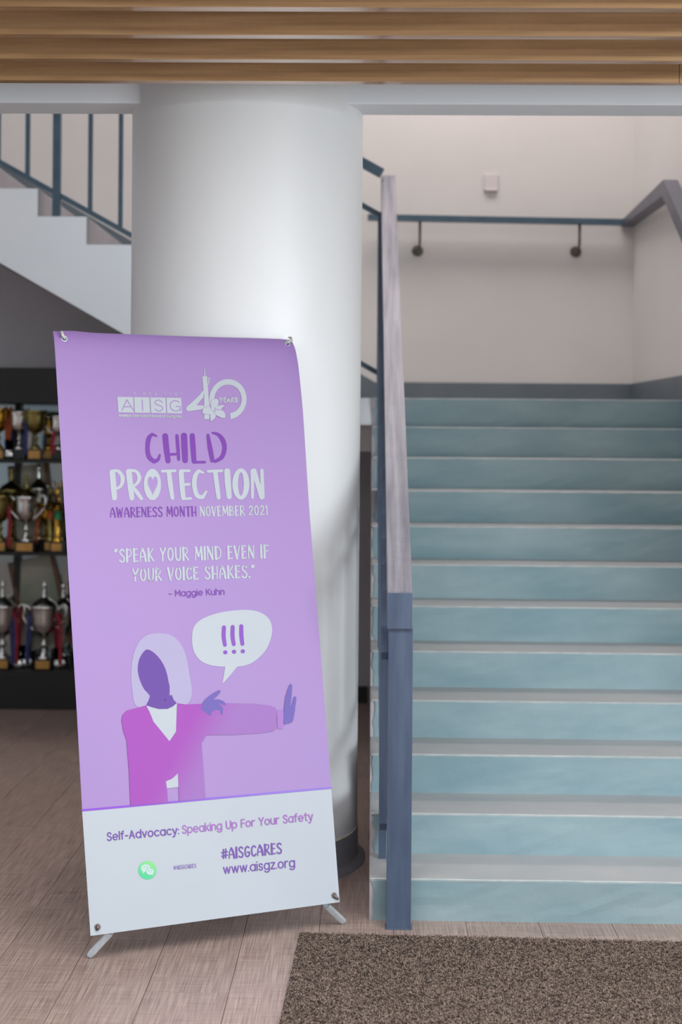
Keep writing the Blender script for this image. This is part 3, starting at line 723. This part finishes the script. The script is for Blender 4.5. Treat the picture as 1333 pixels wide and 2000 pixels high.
# school logo
pr = Print()
for (a, b, c, d) in ((109,224,116,229), (230,341,236,347), (348,459,355,464), (465,573,471,580)):
    ya_ = lambda x: 278+5*(x-109)/464; yb_ = lambda x: 390+6*(x-116)/464
    pr.poly([Z4((a, ya_(a))), Z4((b, ya_(b))), Z4((d, yb_(d))), Z4((c, yb_(c)))])
lay(pr, 'SINCE', Z4((229, 261)), Z4((394, 263)), (-.2, -4.4), .75, gap=1.5)
lay(pr, '1981', Z4((452, 264)), Z4((576, 265)), (-.2, -4.4), .75, gap=1.9)
lay(pr, 'American International School of Guangzhou', Z4((119, 421)), Z4((582, 426)), (-.3, -4.4), 1.15, gap=.22, space=.42)
lay(pr, 'YEARS', Z7((712, 748)), Z7((1018, 750)), (-.2, -7.9), 2.1, gap=.42)
# tower, numerals
pr.poly([Z7(p) for p in ((410,305),(497,303),(503,400),(520,640),(540,820),(535,1050),(443,1048),(443,620),(430,540))])
pr.poly([Z7(p) for p in ((442,306),(447,180),(451,100),(457,180),(467,306))])
pr.poly([Z7(p) for p in ((523,325),(545,320),(530,410),(512,465),(505,455))])
pr.poly([Z7(p) for p in ((425,545),(437,572),(436,655),(385,720),(318,800),(330,808),(445,815),(450,850),(400,878),(290,895),(165,912),(135,895),(128,870),(135,840),(290,700),(370,620))])
def ring(pr, Z, c0, r0, c1, r1, a0, a1, n=44):
    for k in range(n):
        q = []
        for c_, r_, kk in ((c0, r0, k), (c0, r0, k+1), (c1, r1, k+1), (c1, r1, k)):
            a = math.radians(a0+(a1-a0)*kk/n); q.append(Z((c_[0]+r_[0]*math.cos(a), c_[1]+r_[1]*math.sin(a))))
        pr.poly(q)
ring(pr, Z7, (857, 702), (323, 349), (857, 700), (236, 250), 112, 442)
pr.build('logo_print', P_['white'], 'white school logo with a tower, the number 40 and a flower')
for ch, x, yb in (('A', 136, 375), ('I', 288, 376), ('S', 380, 378), ('G', 490, 379)):
    wd = {'A': 84, 'I': 1, 'S': 56, 'G': 70}[ch]
    F = SANS[ch]; pr = Print(.0005)
    for s_ in F[1]: pr.ribbon([Z4((x + a/max(F[0], .01)*wd + (0 if ch != 'I' else 0) - b*6 + 6, yb - b*76)) for a, b in s_], 1.9, sm=(3 if ch == 'S' else 1))
    pr.build('logo_letter', P_['lilac'])
pr = Print(.0005)
strokes(pr, Z7, 8.887, [[(655, 470, 5), (700, 415, 8), (780, 378, 9), (880, 374, 9), (990, 410, 9), (1090, 510, 9), (1140, 610, 9), (1152, 700, 8), (1140, 800, 5)]])
pr.build('logo_detail_print', P_['lilac'])
# the flower
petals = [((560,745),(590,712),(640,695),(685,712),(693,760),(680,810),(640,850),(625,890),(590,905),(570,870)),
          ((415,920),(425,870),(470,838),(540,832),(560,870),(600,930),(585,965),(530,968),(480,962),(415,945)),
          ((600,915),(640,970),(635,1020),(600,1060),(550,1082),(555,1040),(548,980),(585,965)),
          ((630,900),(700,885),(760,900),(800,945),(808,1020),(740,1022),(700,1000),(650,975)),
          ((635,845),(700,815),(770,805),(795,832),(760,850),(740,885),(680,880),(640,885))]
po_, pi_ = Print(.0008), Print(.0012)
for pt_ in petals:
    q = blob([Z7(p) for p in pt_], 4); po_.ribbon(q+[q[0]], 1.5, sm=1); pi_.poly(q)
for a_, b_ in (((600,905),(660,850)), ((600,905),(540,900)), ((605,915),(700,950))): po_v = pi_  # petals meet at the centre
po_.build('flower_outline_print', P_['lilac']); pi_.build('flower_print', P_['white'])

# headline
pr = Print()
strokes(pr, Z4, 3.7028, [
 [(392,560,14),(362,546,20),(337,580,34),(328,650,32),(340,712,34),(376,745,30),(405,730,24),(417,697,15)],
 [(457,560,42),(466,650,42),(478,740,36)], [(543,557,24),(550,650,25),(555,728,22)], [(484,693,20),(532,691,19)],
 [(594,557,44),(598,650,45),(602,736,40)], [(654,556,36),(660,650,38),(667,742,34)], [(666,749,20),(745,748,18)],
 [(768,552,20),(782,640,34),(800,735,32)], [(802,536,14),(842,548,24),(876,590,34),(888,650,32),(868,712,30),(820,743,22)]])
pr.build('child_lettering', P_['purple'], 'deep purple brush lettering')
pr = Print()
strokes(pr, Z4, 3.7028, [
 [(72,824,42),(80,915,42),(88,1008,38)], [(75,812,18),(118,818,24),(147,866,32),(134,922,24),(96,944,16)],
 [(192,820,44),(202,915,42),(214,1010,36)], [(195,810,18),(245,818,24),(268,862,30),(250,906,22),(216,926,16)], [(222,930,22),(252,970,30),(283,1014,26)],
 [(434,815,20),(528,812,20)], [(483,822,34),(494,915,36),(508,1008,28)],
 [(572,820,38),(578,915,38),(588,1008,34)], [(574,812,22),(632,811,18)], [(580,913,20),(630,909,20)], [(590,1016,18),(641,1012,18)],
 [(732,826,16),(700,812,24),(674,850,34),(668,920,34),(688,990,34),(728,1003,26),(754,962,16)],
 [(768,815,20),(868,811,20)], [(820,822,34),(832,915,34),(844,1005,30)],
 [(906,815,44),(912,905,44),(920,1000,36)],
 [(1089,812,28),(1089,1005,20)], [(1100,812,36),(1155,1003,34)], [(1157,808,24),(1163,1003,28)]])
q = [(363+63*math.cos(2*PI*k/36), 912+114*math.sin(2*PI*k/36)) for k in range(36)]; pr.poly([Z4(p) for p in q])
ring(pr, Z4, (1005, 907), (62, 114), (1005, 907), (20, 84), 0, 360, 36)
pr.build('protection_lettering', P_['white'], 'white brush lettering with a heart in the letter O')
pr = Print(.0006); pr.poly([Z4((365+2.3*16*math.sin(t)**3, 911-4.85*(13*math.cos(t)-5*math.cos(2*t)-2*math.cos(3*t)-math.cos(4*t)))) for t in [2*PI*(k+.5)/40 for k in range(40)]]); pr.build('heart_print', P_['lilac'])
pr = Print(); lay(pr, 'AWARENESS MONTH', Z4((60, 1148)), Z4((681, 1138)), (-.7, -18.3), 1.75, 'brush', gap=.17, space=.34); pr.build('awareness_month_lettering', P_['purple'])
pr = Print(); lay(pr, 'NOVEMBER 2021', Z4((711, 1139)), Z4((1195, 1130)), (-.7, -18.0), 1.9, 'brush', gap=.17, space=.34); pr.build('date_lettering', P_['white'])
# quotation
pr = Print()
lay(pr, '<SPEAK YOUR MIND EVEN IF', Z5((92, 214)), Z5((1203, 182)), (-.8, -24.5), 2.5, 'brush', gap=.18, space=.42)
lay(pr, 'YOUR VOICE SHAKES.>', Z5((222, 352)), Z5((1102, 324)), (-.8, -23.5), 2.5, 'brush', gap=.18, space=.42)
pr.build('quotation_lettering', P_['white'])
pr = Print(); lay(pr, '_ Maggie Kuhn', Z5((484, 461)), Z5((884, 447)), (-.5, -11.2), 1.75, gap=.27, space=.5); pr.build('quotation_author_lettering', P_['purple'])
# speech bubble
pr = Print(); pr.poly(blob([Z5(p) for p in ((652,750),(662,690),(700,640),(780,600),(880,573),(1000,560),(1090,563),(1160,585),(1210,630),(1229,690),(1222,760),(1190,840),(1140,900),(1080,945),(1020,964),(940,972),(800,962),(720,930),(675,880),(655,820))], 3))
pr.poly([Z5(p) for p in ((892,964),(886,1020),(872,1088),(880,1086),(930,1030),(982,966))])
pr.build('speech_bubble_print', P_['white'])
pr = Print(.0006); strokes(pr, Z5, 3.7028, [[(882,686,30),(880,750,31),(889,812,28)], [(945,683,30),(944,750,31),(953,808,28)], [(1007,678,30),(1008,745,31),(1015,806,28)]])
for x, y in ((892,866), (955,862), (1018,859)): pr.ell(*Z5((x, y)), 4.3, 4.1, 14)
pr.build('exclamation_marks_print', P_['bang'])
# the drawn figure
pr = Print(); pr.poly(blob([ZF(p) for p in ((163,420),(168,330),(185,260),(215,205),(262,172),(330,163),(390,175),(432,207),(462,255),(482,315),(494,390),(509,480),(503,535),(478,566),(430,570),(300,590),(205,582),(178,550),(170,490))], 3)); pr.build('figure_hair_print', P_['hair'])
pr = Print(.0005)
face = blob([ZF(p) for p in ((253,255),(292,273),(330,313),(360,368),(376,435),(383,490),(350,560),(300,575),(262,560),(270,518),(240,485),(215,435),(201,375),(207,320),(225,282))], 2)
pr.poly(face); pr.poly([ZF(p) for p in ((270,500),(383,480),(382,517),(395,513),(405,540),(424,560),(400,578),(370,592),(320,593),(280,583),(248,572),(262,545),(271,518))])
pr.build('figure_face_print', P_['face'])
pr = Print(.0009); pr.poly([ZF(p) for p in ((248,573),(280,584),(320,594),(370,593),(400,579),(424,560),(418,722),(381,776),(290,665))]); pr.build('figure_shirt_print', P_['white'])
pr = Print(.0009); pr.poly([ZF(p) for p in ((360,1003),(395,988),(428,958),(431,1035),(366,1043))]); pr.build('figure_shirt_hem_print', P_['white'])
pr = Print(.0013); pr.poly([ZF(p) for p in ((108,660),(113,628),(138,602),(200,587),(248,572),(268,610),(290,665),(381,776),(418,722),(421,640),(426,560),(480,568),(560,563),(700,560),(860,563),(950,573),(980,585),(988,605),(985,700),(970,718),(900,730),(740,740),(590,741),(563,787),(575,950),(585,1100),(435,1115),(428,958),(395,988),(360,1003),(366,1043),(372,1122),(158,1140),(150,950),(136,770),(118,720))]); pr.build('figure_jacket_print', P_['jacket'])
pr = Print(.0013); pr.poly([ZF(p) for p in ((988,606),(1000,600),(1020,600),(1027,612),(1025,698),(1018,706),(992,705))]); pr.build('figure_cuff_print', P_['cuff'])
pr = Print(.0018); pr.poly([ZF(p) for p in ((557,592),(575,550),(600,525),(632,503),(662,486),(672,489),(668,500),(648,522),(628,540),(660,538),(686,547),(700,562),(698,572),(688,572),(665,560),(656,560),(678,578),(686,592),(682,622),(674,627),(667,603),(650,597),(625,605),(611,633))]); pr.build('figure_hand_print', P_['hand'])
pr = Print(.0018); pr.poly([ZF(p) for p in ((1027,605),(1035,530),(1050,480),(1060,456),(1068,451),(1074,462),(1072,500),(1065,575),(1072,577),(1083,528),(1090,521),(1098,528),(1088,610),(1080,655),(1072,668),(1056,675),(1027,681))])
pr.build('figure_hand_print', P_['hand'])
# lower panel
pr = Print(); pr.ribbon([(161.2, 1582.6), (280, 1572), (400, 1561), (520, 1550), (646, 1538.5)], 4.2, sm=3); pr.build('dividing_line_print', P_['line'])
pr = Print(); lay(pr, 'Self-Advocacy:', (210, 1641.6), (349.3, 1628.6), (-.7, -14.6), 2.2, gap=.27); pr.build('slogan_lettering', P_['violet'])
pr = Print(); lay(pr, 'Speaking Up For Your Safety', (357.5, 1627.6), (611, 1601.5), (-.7, -14.6), 2.2, gap=.27, space=.55); pr.build('slogan_end_lettering', P_['pink'])
pr = Print(); pr.ell(288.2, 1699.4, 18, 18.2, 40); pr.build('messenger_badge_print', P_['green'], 'green round badge with two speech bubbles')
pr = Print(.0006); pr.ell(284.6, 1695.8, 9.4, 7.8); pr.poly([(278.5, 1700), (278.8, 1706.5), (284, 1702)]); pr.build('badge_bubble_print', P_['bub'])
pr = Print(.0009); pr.ell(293.2, 1702.4, 8.6, 7.4); pr.build('badge_gap_print', P_['dot'])
pr = Print(.0012); pr.ell(293.2, 1702.4, 7.7, 6.5); pr.poly([(295, 1706), (298.6, 1711), (299, 1705)]); pr.build('badge_bubble_print', P_['bub'])
pr = Print(.0016)
for x, y in ((281.5, 1694), (287.5, 1693.2), (290.6, 1701), (295.8, 1700.4)): pr.ell(x, y, 1.0, 1.0, 8)
pr.build('badge_eyes_print', P_['dot'])
pr = Print(); lay(pr, '#AISGCARES', (339.8, 1698.6), (383.5, 1694.3), (-.3, -7.4), .8, 'brush', gap=.16); pr.build('small_hashtag_lettering', P_['qr'])
pr = Print(); lay(pr, '#AISGCARES', (434.5, 1678), (550.5, 1666.3), (-.7, -20), 2.2, 'brush', gap=.16); pr.build('hashtag_lettering', P_['violet'])
pr = Print(); lay(pr, 'www.aisgz.org', (438, 1706.3), (576, 1692.6), (-.7, -16.2), 2.2, gap=.27); pr.build('website_lettering', P_['violet'])

# eyelets, hooks and the folding frame
def sp(a, b, w): return BL + UX*a + UP*b + UN*w - Vector((-.45, 4.75, 0))
def ring_mesh(a, b, w, R0=.010, r=.0028):
    bm = bmesh.new(); n, k = 20, 8; vs = []
    for i in range(n):
        t = 2*PI*i/n
        vs.append([bm.verts.new((a+(R0+r*math.cos(2*PI*j/k))*math.cos(t), b+(R0+r*math.cos(2*PI*j/k))*math.sin(t), w+r*math.sin(2*PI*j/k))) for j in range(k)])
    for i in range(n):
        for j in range(k): bm.faces.new([vs[i][j], vs[(i+1) % n][j], vs[(i+1) % n][(j+1) % k], vs[i][(j+1) % k]])
    return bm
for i, (px, py) in enumerate(((126, 661), (565, 668), (190.5, 1810.5), (653, 1749))):
    a, b = art(px, py); w0 = bulge(a, b)
    e = obj('eyelet', ring_mesh(a, b, w0+.0012, .0085 if i < 2 else .0075, .0022), M['alu'] if i < 2 else M['taupe'], SH, smooth=True)
    pr = Print(.0003); pr.ell(px, py, 3.6, 4.2, 14); pr.build('eyelet_hole', M['darkhole'])
for i, (p, q, sg) in enumerate((((125.5, 660.5), (120.5, 650.5), 1), ((564.5, 667.5), (570.5, 659), -1))):
    a, b = art(*p); a2, b2 = art(*q); bm = bmesh.new()
    if sg > 0: pts = [(a, b, -.012), (a+.001, b-.001, .004), (a-.002, b, .012), ((a+a2)/2-.003, (b+b2)/2-.002, .014), (a2, b2, .011), (a2-.001, b2+.006, .004)]
    else: pts = [(a, b, -.03), (a-.004, b-.001, .006), (a+.001, b-.001, .013), ((a+a2)/2+.006, (b+b2)/2-.001, .012), (a2+.001, b2+.002, .004), (a2-.001, b2+.008, -.012)]
    tube(bm, [sp(x, y, z+bulge(a, b)) for x, y, z in pts], [.003, .0045, .005, .005, .0045, .003], seg=10)
    obj('hook', bm, M['plastic'], BT, smooth=True)
for i, (p, q) in enumerate((((191.5, 1808.5), (188.8, 1816.5)), ((653, 1749), (659.5, 1756)))):
    a, b = art(*p); a2, b2 = art(*q); w0 = bulge(a, b); bm = bmesh.new()
    tube(bm, [sp(a, b, w0-.006), sp(a, b, w0+.006), sp((a*.5+a2*.5), (b*.5+b2*.5), w0+.009), sp(a2, b2, w0+.006)], [.0045, .005, .0046, .0038], seg=10)
    obj('pin', bm, M['taupe'], BT, smooth=True)
O_ = Vector((-.45, 4.75, 0))
hub = sp(.41, .86, -.055)
bm = bmesh.new(); tube(bm, [hub - UN*.016, hub + UN*.016], .036, seg=24); obj('hub', bm, M['alu'], BT)
def arm(pts, name='arm', wx=.019, wz=.011):
    bm = bmesh.new()
    for p, q in zip(pts, pts[1:]): bar(bm, p, q, wx, wz)
    return obj(name, bm, M['alu'], BT)
O3 = lambda w: UN*w
def foot_leg(foot, under, knee, name='leg'):
    # flat oval tube resting on the floor, with a cut rounded end
    f, u = Vector(foot)-O_, Vector(under)-O_
    d = (u-f).normalized(); side = Vector((1, .35, 0)); side = (side - d*side.dot(d)).normalized(); nn = d.cross(side)
    bm = bmesh.new(); rings = []
    pl = [(f, .62), (f+d*.006, .9), (f+d*.018, 1), (u, 1)]
    for c, s in pl:
        ring_ = []
        for k in range(20):
            t = 2*PI*k/20; ex = math.copysign(abs(math.cos(t))**.6, math.cos(t)); ey = math.copysign(abs(math.sin(t))**.6, math.sin(t))
            ring_.append(bm.verts.new(c + side*ex*.0115*s + nn*ey*.006*s))
        rings.append(ring_)
    for A0, B0 in zip(rings, rings[1:]):
        for k in range(20): bm.faces.new([A0[k], A0[(k+1) % 20], B0[(k+1) % 20], B0[k]])
    bm.faces.new(rings[0][::-1]); bm.faces.new(rings[-1]); bmesh.ops.recalc_face_normals(bm, faces=bm.faces)
    e = pl[-1][0]; bar(bm, e, e*.75+knee*.25-O3(.022), .019, .011); bar(bm, e*.75+knee*.25-O3(.022), knee, .019, .011)
    return obj(name, bm, M['alu'], BT)
FL, FR = (-.843, 4.584, .006), (-.070, 4.944, .006)
foot_leg(FL, tuple(BL + UX*.066 - UN*.020), hub - UN*.0)
foot_leg(FR, tuple(BL + UX*.782 - UN*.020), hub + UN*.012)
for i, (px, py) in enumerate(((126, 661), (565, 668))):
    a, b = art(px, py); s_ = -1 if i else 1
    arm([hub - UN*.006*s_, sp(a+.02*s_, b-.02, -.035), sp(a, b, bulge(a, b)-.006)])
rear = Vector((-.62, 5.06, .006)) - O_
arm([hub - UN*.02, hub - UN*.07 - Vector((0, 0, .08)), Vector((hub.x*.4+rear.x*.6, hub.y*.4+rear.y*.6, .35)), rear], 'rear_leg')

# ------------------------------------------------------------------ trophy cabinet and what stands in it
CB = thing('display_cabinet', 'black trophy display cabinet under the upper flight at the left', 'cabinet', (-2.2, 8.9, 0))
def cbp(o): o.parent = CB; o.matrix_parent_inverse = Matrix.Translation((2.2, -8.9, 0)); return o
cx0, cx1, cy0, cy1 = -3.4, -1.05, 8.73, 9.06
cbp(obj('base', B(cx0, cx1, cy0, cy1, 0, .205, bev=.003), M['cabinet']))
cbp(obj('header', B(cx0, cx1, cy0, cy1, 1.779, 1.984, bev=.003), M['cabinet']))
cbp(obj('back_panel', B(cx0, cx1, cy1-.012, cy1, .205, 1.779), M['cabback']))
for x in (cx0, cx1-.03): cbp(obj('side_panel', B(x, x+.03, cy0, cy1-.012, .205, 1.779), M['cabinet']))
cbp(obj('shelf', B(cx0+.03, cx1-.03, cy0+.01, cy1-.012, .205, .222), M['cabinet']))
for z in (.893, 1.430): cbp(obj('shelf', B(cx0+.03, cx1-.03, cy0+.01, cy1-.012, z, z+.018), M['cabinet']))
cbp(obj('mullion', B(-2.128, -2.09, cy1-.045, cy1-.012, .222, 1.43), M['cabinet']))
cbp(obj('mullion', B(-2.128, -2.09, cy1-.045, cy1-.012, 1.448, 1.779), M['cabinet']))
def easel(pts, m, nm='easel_strut'):
    bm = bmesh.new()
    for p, q in pts: bar(bm, p, q, .03, .016)
    return obj(nm, bm, m)
YB = 9.0
XF = lambda px, y: (px-722)/2950*y
SH_Z = (.222, .911, 1.448)
def handle(bm, x, z, s, sg, big=1.0):
    pts = [(x+sg*.05*s, 0, z+.02*s), (x+sg*.105*s*big, 0, z+.065*s), (x+sg*.11*s*big, 0, z-.005*s), (x+sg*.07*s*big, 0, z-.06*s), (x+sg*.03*s, 0, z-.095*s)]
    P0 = smooth_path([(p[0], p[2]) for p in pts], [0]*5, 4)[0]
    tube(bm, [(a, 0, b) for a, b in P0], .0075*s, seg=8)
def cup(label, px, y, shelf, h, body, plq=True, handles=True, lid=None, bowl=1.0, ribbon=None, pw=.10, group=None, name='trophy_cup', cat='trophy', dx=0):
    t = thing(name, label, cat, (XF(px, y)+dx, y, SH_Z[shelf]), group)
    s = h/.38
    ph = .062
    obj('plinth', B(-pw/2, pw/2, -pw/2.4, pw/2.4, 0, ph, bev=.003), M['plinth'], t)
    if plq: obj('plaque', B(-pw*.42, pw*.42, -pw/2.4-.003, -pw/2.4, .008, ph-.008, bev=.0008), M['plaque'], t)
    H = h - ph; z0 = ph
    k = bowl
    bm = bmesh.new()
    lathe(bm, [(.040*s, z0), (.042*s, z0+.008), (.028*s, z0+.018), (.013*s, z0+.05*s), (.011*s, z0+H*.22), (.022*s, z0+H*.25), (.024*s, z0+H*.28), (.012*s, z0+H*.31), (.010*s, z0+H*.36), (.016*s, z0+H*.40)], seg=20, cap=False)
    obj('stem', bm, body, t, smooth=True)
    bm = bmesh.new()
    lathe(bm, [(.012*s, z0+H*.40), (.040*s*k, z0+H*.45), (.062*s*k, z0+H*.55), (.072*s*k, z0+H*.68), (.074*s*k, z0+H*.82), (.080*s*k, z0+H*.96), (.084*s*k, z0+H), (.078*s*k, z0+H), (.068*s*k, z0+H*.82), (.05*s*k, z0+H*.6), (.002, z0+H*.5)], seg=28, cap=False)
    obj('bowl', bm, body, t, smooth=True)
    if handles:
        for sg in (-1, 1):
            bm = bmesh.new(); handle(bm, sg*.012*s*k, z0+H*.80, s*1.05, sg); obj('handle', bm, body, t, smooth=True)
    if lid:
        bm = bmesh.new(); lathe(bm, [(.076*s*k, z0+H), (.06*s*k, z0+H+.02*s), (.02*s, z0+H+.045*s), (.012*s, z0+H+.06*s), (.016*s, z0+H+.07*s), (.008*s, z0+H+.09*s), (.013*s, z0+H+.11*s), (.016*s, z0+H+.125*s), (.002, z0+H+.145*s)], seg=16, cap=False)
        obj('lid', bm, lid, t, smooth=True)
    if ribbon:
        for j, (cm, sg) in enumerate(ribbon):
            bm = bmesh.new(); x = sg*.085*s
            pts = [(x*.8, -.02, z0+H*.86), (x*1.02, -.03, z0+H*.7), (x*1.0+.006, -.028, z0+H*.45), (x*1.08, -.034, z0+H*.2), (x*1.04, -.03, z0-.03)]
            for (p, q) in zip(pts, pts[1:]):
                vs = [bm.verts.new(c) for c in ((p[0]-.011, p[1], p[2]), (p[0]+.011, p[1]-.004, p[2]), (q[0]+.011, q[1]-.004, q[2]), (q[0]-.011, q[1], q[2]))]; bm.faces.new(vs)
            bmesh.ops.remove_doubles(bm, verts=bm.verts, dist=.0005); bmesh.ops.solidify(bm, geom=bm.faces[:], thickness=.0015)
            obj('ribbon', bm, M[cm], t)
    return t
def figure_trophy(label, px, y, shelf, h, body, col2, pw=.08):
    t = thing('figure_trophy', label, 'trophy', (XF(px, y), y, SH_Z[shelf])); ph = .06
    obj('plinth', B(-pw/2, pw/2, -pw/2.4, pw/2.4, 0, ph, bev=.003), M['plinth'], t)
    obj('plaque', B(-pw*.38, pw*.38, -pw/2.4-.003, -pw/2.4, .008, ph-.008), M['plaque'], t)
    bm = bmesh.new(); c0 = h*.62
    lathe(bm, [(.030, ph), (.032, ph+.01), (.020, ph+.03), (.022, ph+.10), (.026, ph+.13)], seg=18, cap=False); obj('stem', bm, body, t, smooth=True)
    bm = bmesh.new(); lathe(bm, [(.026, ph+.13), (.020, ph+.145), (.020, ph+.165), (.028, ph+.18)], seg=18, cap=False); obj('collar', bm, col2, t, smooth=True)
    bm = bmesh.new(); lathe(bm, [(.028, ph+.18), (.034, ph+.20), (.036, c0), (.014, c0+.01), (.012, c0+.02)], seg=18, cap=False); obj('cup_body', bm, body, t, smooth=True)
    # small standing figure with a raised arm
    bm = bmesh.new(); z = c0+.02
    tube(bm, [(-.010, 0, z), (-.008, 0, z+.045), (0, 0, z+.055)], [.006, .008, .010]); tube(bm, [(.012, 0, z), (.010, 0, z+.045), (0, 0, z+.055)], [.006, .008, .010])
    tube(bm, [(0, 0, z+.05), (0, 0, z+.075), (0, 0, z+.100), (0, 0, z+.108)], [.011, .013, .015, .006])
    tube(bm, [(.012, 0, z+.098), (.026, 0, z+.118), (.020, 0, z+.15)], [.006, .005, .004]); tube(bm, [(-.012, 0, z+.098), (-.026, 0, z+.082), (-.022, 0, z+.06)], [.006, .005, .004])
    lathe(bm, [(.002, z+.106), (.008, z+.112), (.010, z+.122), (.007, z+.132), (.001, z+.136)], seg=12, cap=False)
    obj('figure', bm, body, t, smooth=True)
    return t
# top shelf
cup('gold cup with brass plaque cut by the left picture edge, top shelf of the cabinet', -7, 8.84, 2, .30, M['gold'], pw=.09, handles=False)
cup('silver cup with navy and white ribbons beside the orange ribbons, top shelf', 35, 8.86, 2, .285, M['silver'], plq=False, handles=False, ribbon=[('blue', -1), ('cloth', 1)], pw=.07)
cup('dull gold cup with brass plaque at the middle of the top shelf', 67, 8.82, 2, .29, M['oldgold'], handles=False, bowl=1.15, pw=.082, ribbon=[('blue', -.8)])
cup('dark silver cup with pale ribbon, rightmost on the top shelf beside the banner edge', 112, 8.86, 2, .26, M['silver'], plq=False, ribbon=[('red', -.4), ('cloth', .8)], pw=.07)
cup('small gold cup with tiny plaque squeezed between two larger cups on the top shelf', 93, 8.90, 2, .235, M['gold'], handles=False, bowl=.62, pw=.046)
# middle shelf
cup('tall dull gold cup behind the two-handled silver cup, middle shelf', 20, 8.92, 1, .36, M['oldgold'], lid=M['oldgold'], pw=.12, ribbon=[('red', -.7)])
cup('silver cup with two large curled handles and brass plaque, middle shelf', 50, 8.79, 1, .325, M['silver'], lid=M['oldgold'], pw=.112)
figure_trophy('gold and green trophy topped by a small figure, beside the banner edge', 112, 8.80, 1, .40, M['gold'], M['green'])
figure_trophy('dark gold figure trophy left of the green and gold one, middle shelf', 98, 8.86, 1, .40, M['oldgold'], M['orange'], pw=.07)
cup('gold cup with tall open bowl behind the handled silver cup, middle shelf', 90, 8.96, 1, .28, M['gold'], plq=False, handles=False, ribbon=[('orange', -.8)], pw=.06)
# bottom shelf
g0 = dict(lid=M['silver'])
cup('big silver lidded cup with plaque at the left picture edge, bottom shelf', 5, 8.82, 0, .375, M['silver'], pw=.094, ribbon=[('red', 1.0), ('blue', .8)], **g0)
cup('big silver lidded cup with brass plaque, bottom shelf near the banner edge', 87, 8.82, 0, .375, M['silver'], pw=.096, bowl=1.05, ribbon=[('blue', -1.0), ('red', 1.15)], **g0)
# second row
cup('pale silver cup standing behind between the two big cups, bottom shelf', 48, 8.97, 0, .34, M['silver'], plq=False, pw=.07, handles=False, bowl=.8)
cup('silver cup half hidden by the banner edge at the right end of the bottom shelf', 124, 8.95, 0, .36, M['silver'], plq=False, pw=.08, handles=False, lid=M['silver'])
cup('silver cup behind the gold figure trophies, middle shelf', 74, 8.98, 1, .37, M['silver'], plq=False, pw=.07, handles=False, bowl=.8, lid=M['silver'])
cup('dull gold cup cut by the left picture edge, middle shelf', -2, 8.80, 1, .33, M['oldgold'], pw=.09, handles=False, ribbon=[('red', .8)])
cup('slim silver cup behind the navy ribbon, top shelf', 18, 8.97, 2, .29, M['silver'], plq=False, pw=.06, handles=False, bowl=.7)
# hanging medals
def medal(label, px, y, shelf, z, m, disc, group=None):
    t = thing('medal', label, 'medal', (XF(px, y), y, SH_Z[shelf]), group)
    bm = bmesh.new()
    for sg in (-1, 1):
        pts = [(sg*.016, .01, z), (sg*.013, 0, z*.7), (sg*.006, -.004, z*.38), (0, -.004, .055)]
        for p, q in zip(pts, pts[1:]):
            vs = [bm.verts.new(c) for c in ((p[0]-.010, p[1], p[2]), (p[0]+.010, p[1], p[2]), (q[0]+.010, q[1], q[2]), (q[0]-.010, q[1], q[2]))]; bm.faces.new(vs)
    bmesh.ops.solidify(bm, geom=bm.faces[:], thickness=.0015)
    obj('ribbon', bm, M[m], t)
    bm = bmesh.new(); lathe(bm, [(.001, -.003), (.026, -.003), (.028, 0), (.026, .003), (.001, .003)], seg=24, cap=False)
    for v in bm.verts: v.co = Vector((v.co.x, v.co.z-.004, v.co.y+.029))
    obj('disc', bm, disc, t, smooth=True)
    return t
for lab, px, y, z, m in (('silver medal on a red ribbon between the two big silver cups, bottom shelf', 36, 8.80, .37, 'red'), ('silver medal on a white ribbon right of the red one, bottom shelf', 46, 8.84, .36, 'cloth'),
                         ('silver medal on a navy ribbon left of the right-hand big cup, bottom shelf', 56, 8.87, .36, 'blue'), ('silver medal on a dark blue ribbon left of the red one, bottom shelf', 27, 8.87, .32, 'blue'),
                         ('silver medal on a white ribbon beside the banner edge, bottom shelf', 121, 8.85, .34, 'cloth'), ('silver medal on a red ribbon beside the banner edge, bottom shelf', 113, 8.81, .33, 'red')):
    medal(lab, px, y, 0, z, m, M['silver'], 'medals hanging on the bottom shelf')
for lab, px, y, z, m in (('medal on an orange ribbon right of the gold cup at the picture edge, top shelf', 13, 8.82, .31, 'orange'), ('medal on a navy ribbon beside the orange one, top shelf', 20, 8.88, .29, 'blue')):
    medal(lab, px, y, 2, z, m, M['silver'], 'medals hanging on the top shelf')
# leaning pictures behind the trophies
def picture(label, x, z, w_, h_, lean, m, yb=8.985):
    t = thing('framed_picture', label, 'picture', (x, yb, z), 'pictures leaning at the cabinet back'); t.rotation_euler = (-.09, lean, 0)
    obj('panel', B(-w_/2, w_/2, 0, .006, .01, h_), m, t)
    for s_, nm in ((-1, 'frame'), (1, 'frame')): obj(nm, B(s_*w_/2-.012, s_*w_/2+.012, -.006, .010, 0, h_), M['wood'], t)
picture('green and pale picture with brown wooden frame, leaning above the bottom shelf cups', -1.90, SH_Z[0]+.10, .26, .55, -.24, M['canvas'])
picture('pale picture with brown wooden frame, leaning at the back of the middle shelf', -2.0, SH_Z[1]+.01, .22, .50, -.10, M['canvas'])
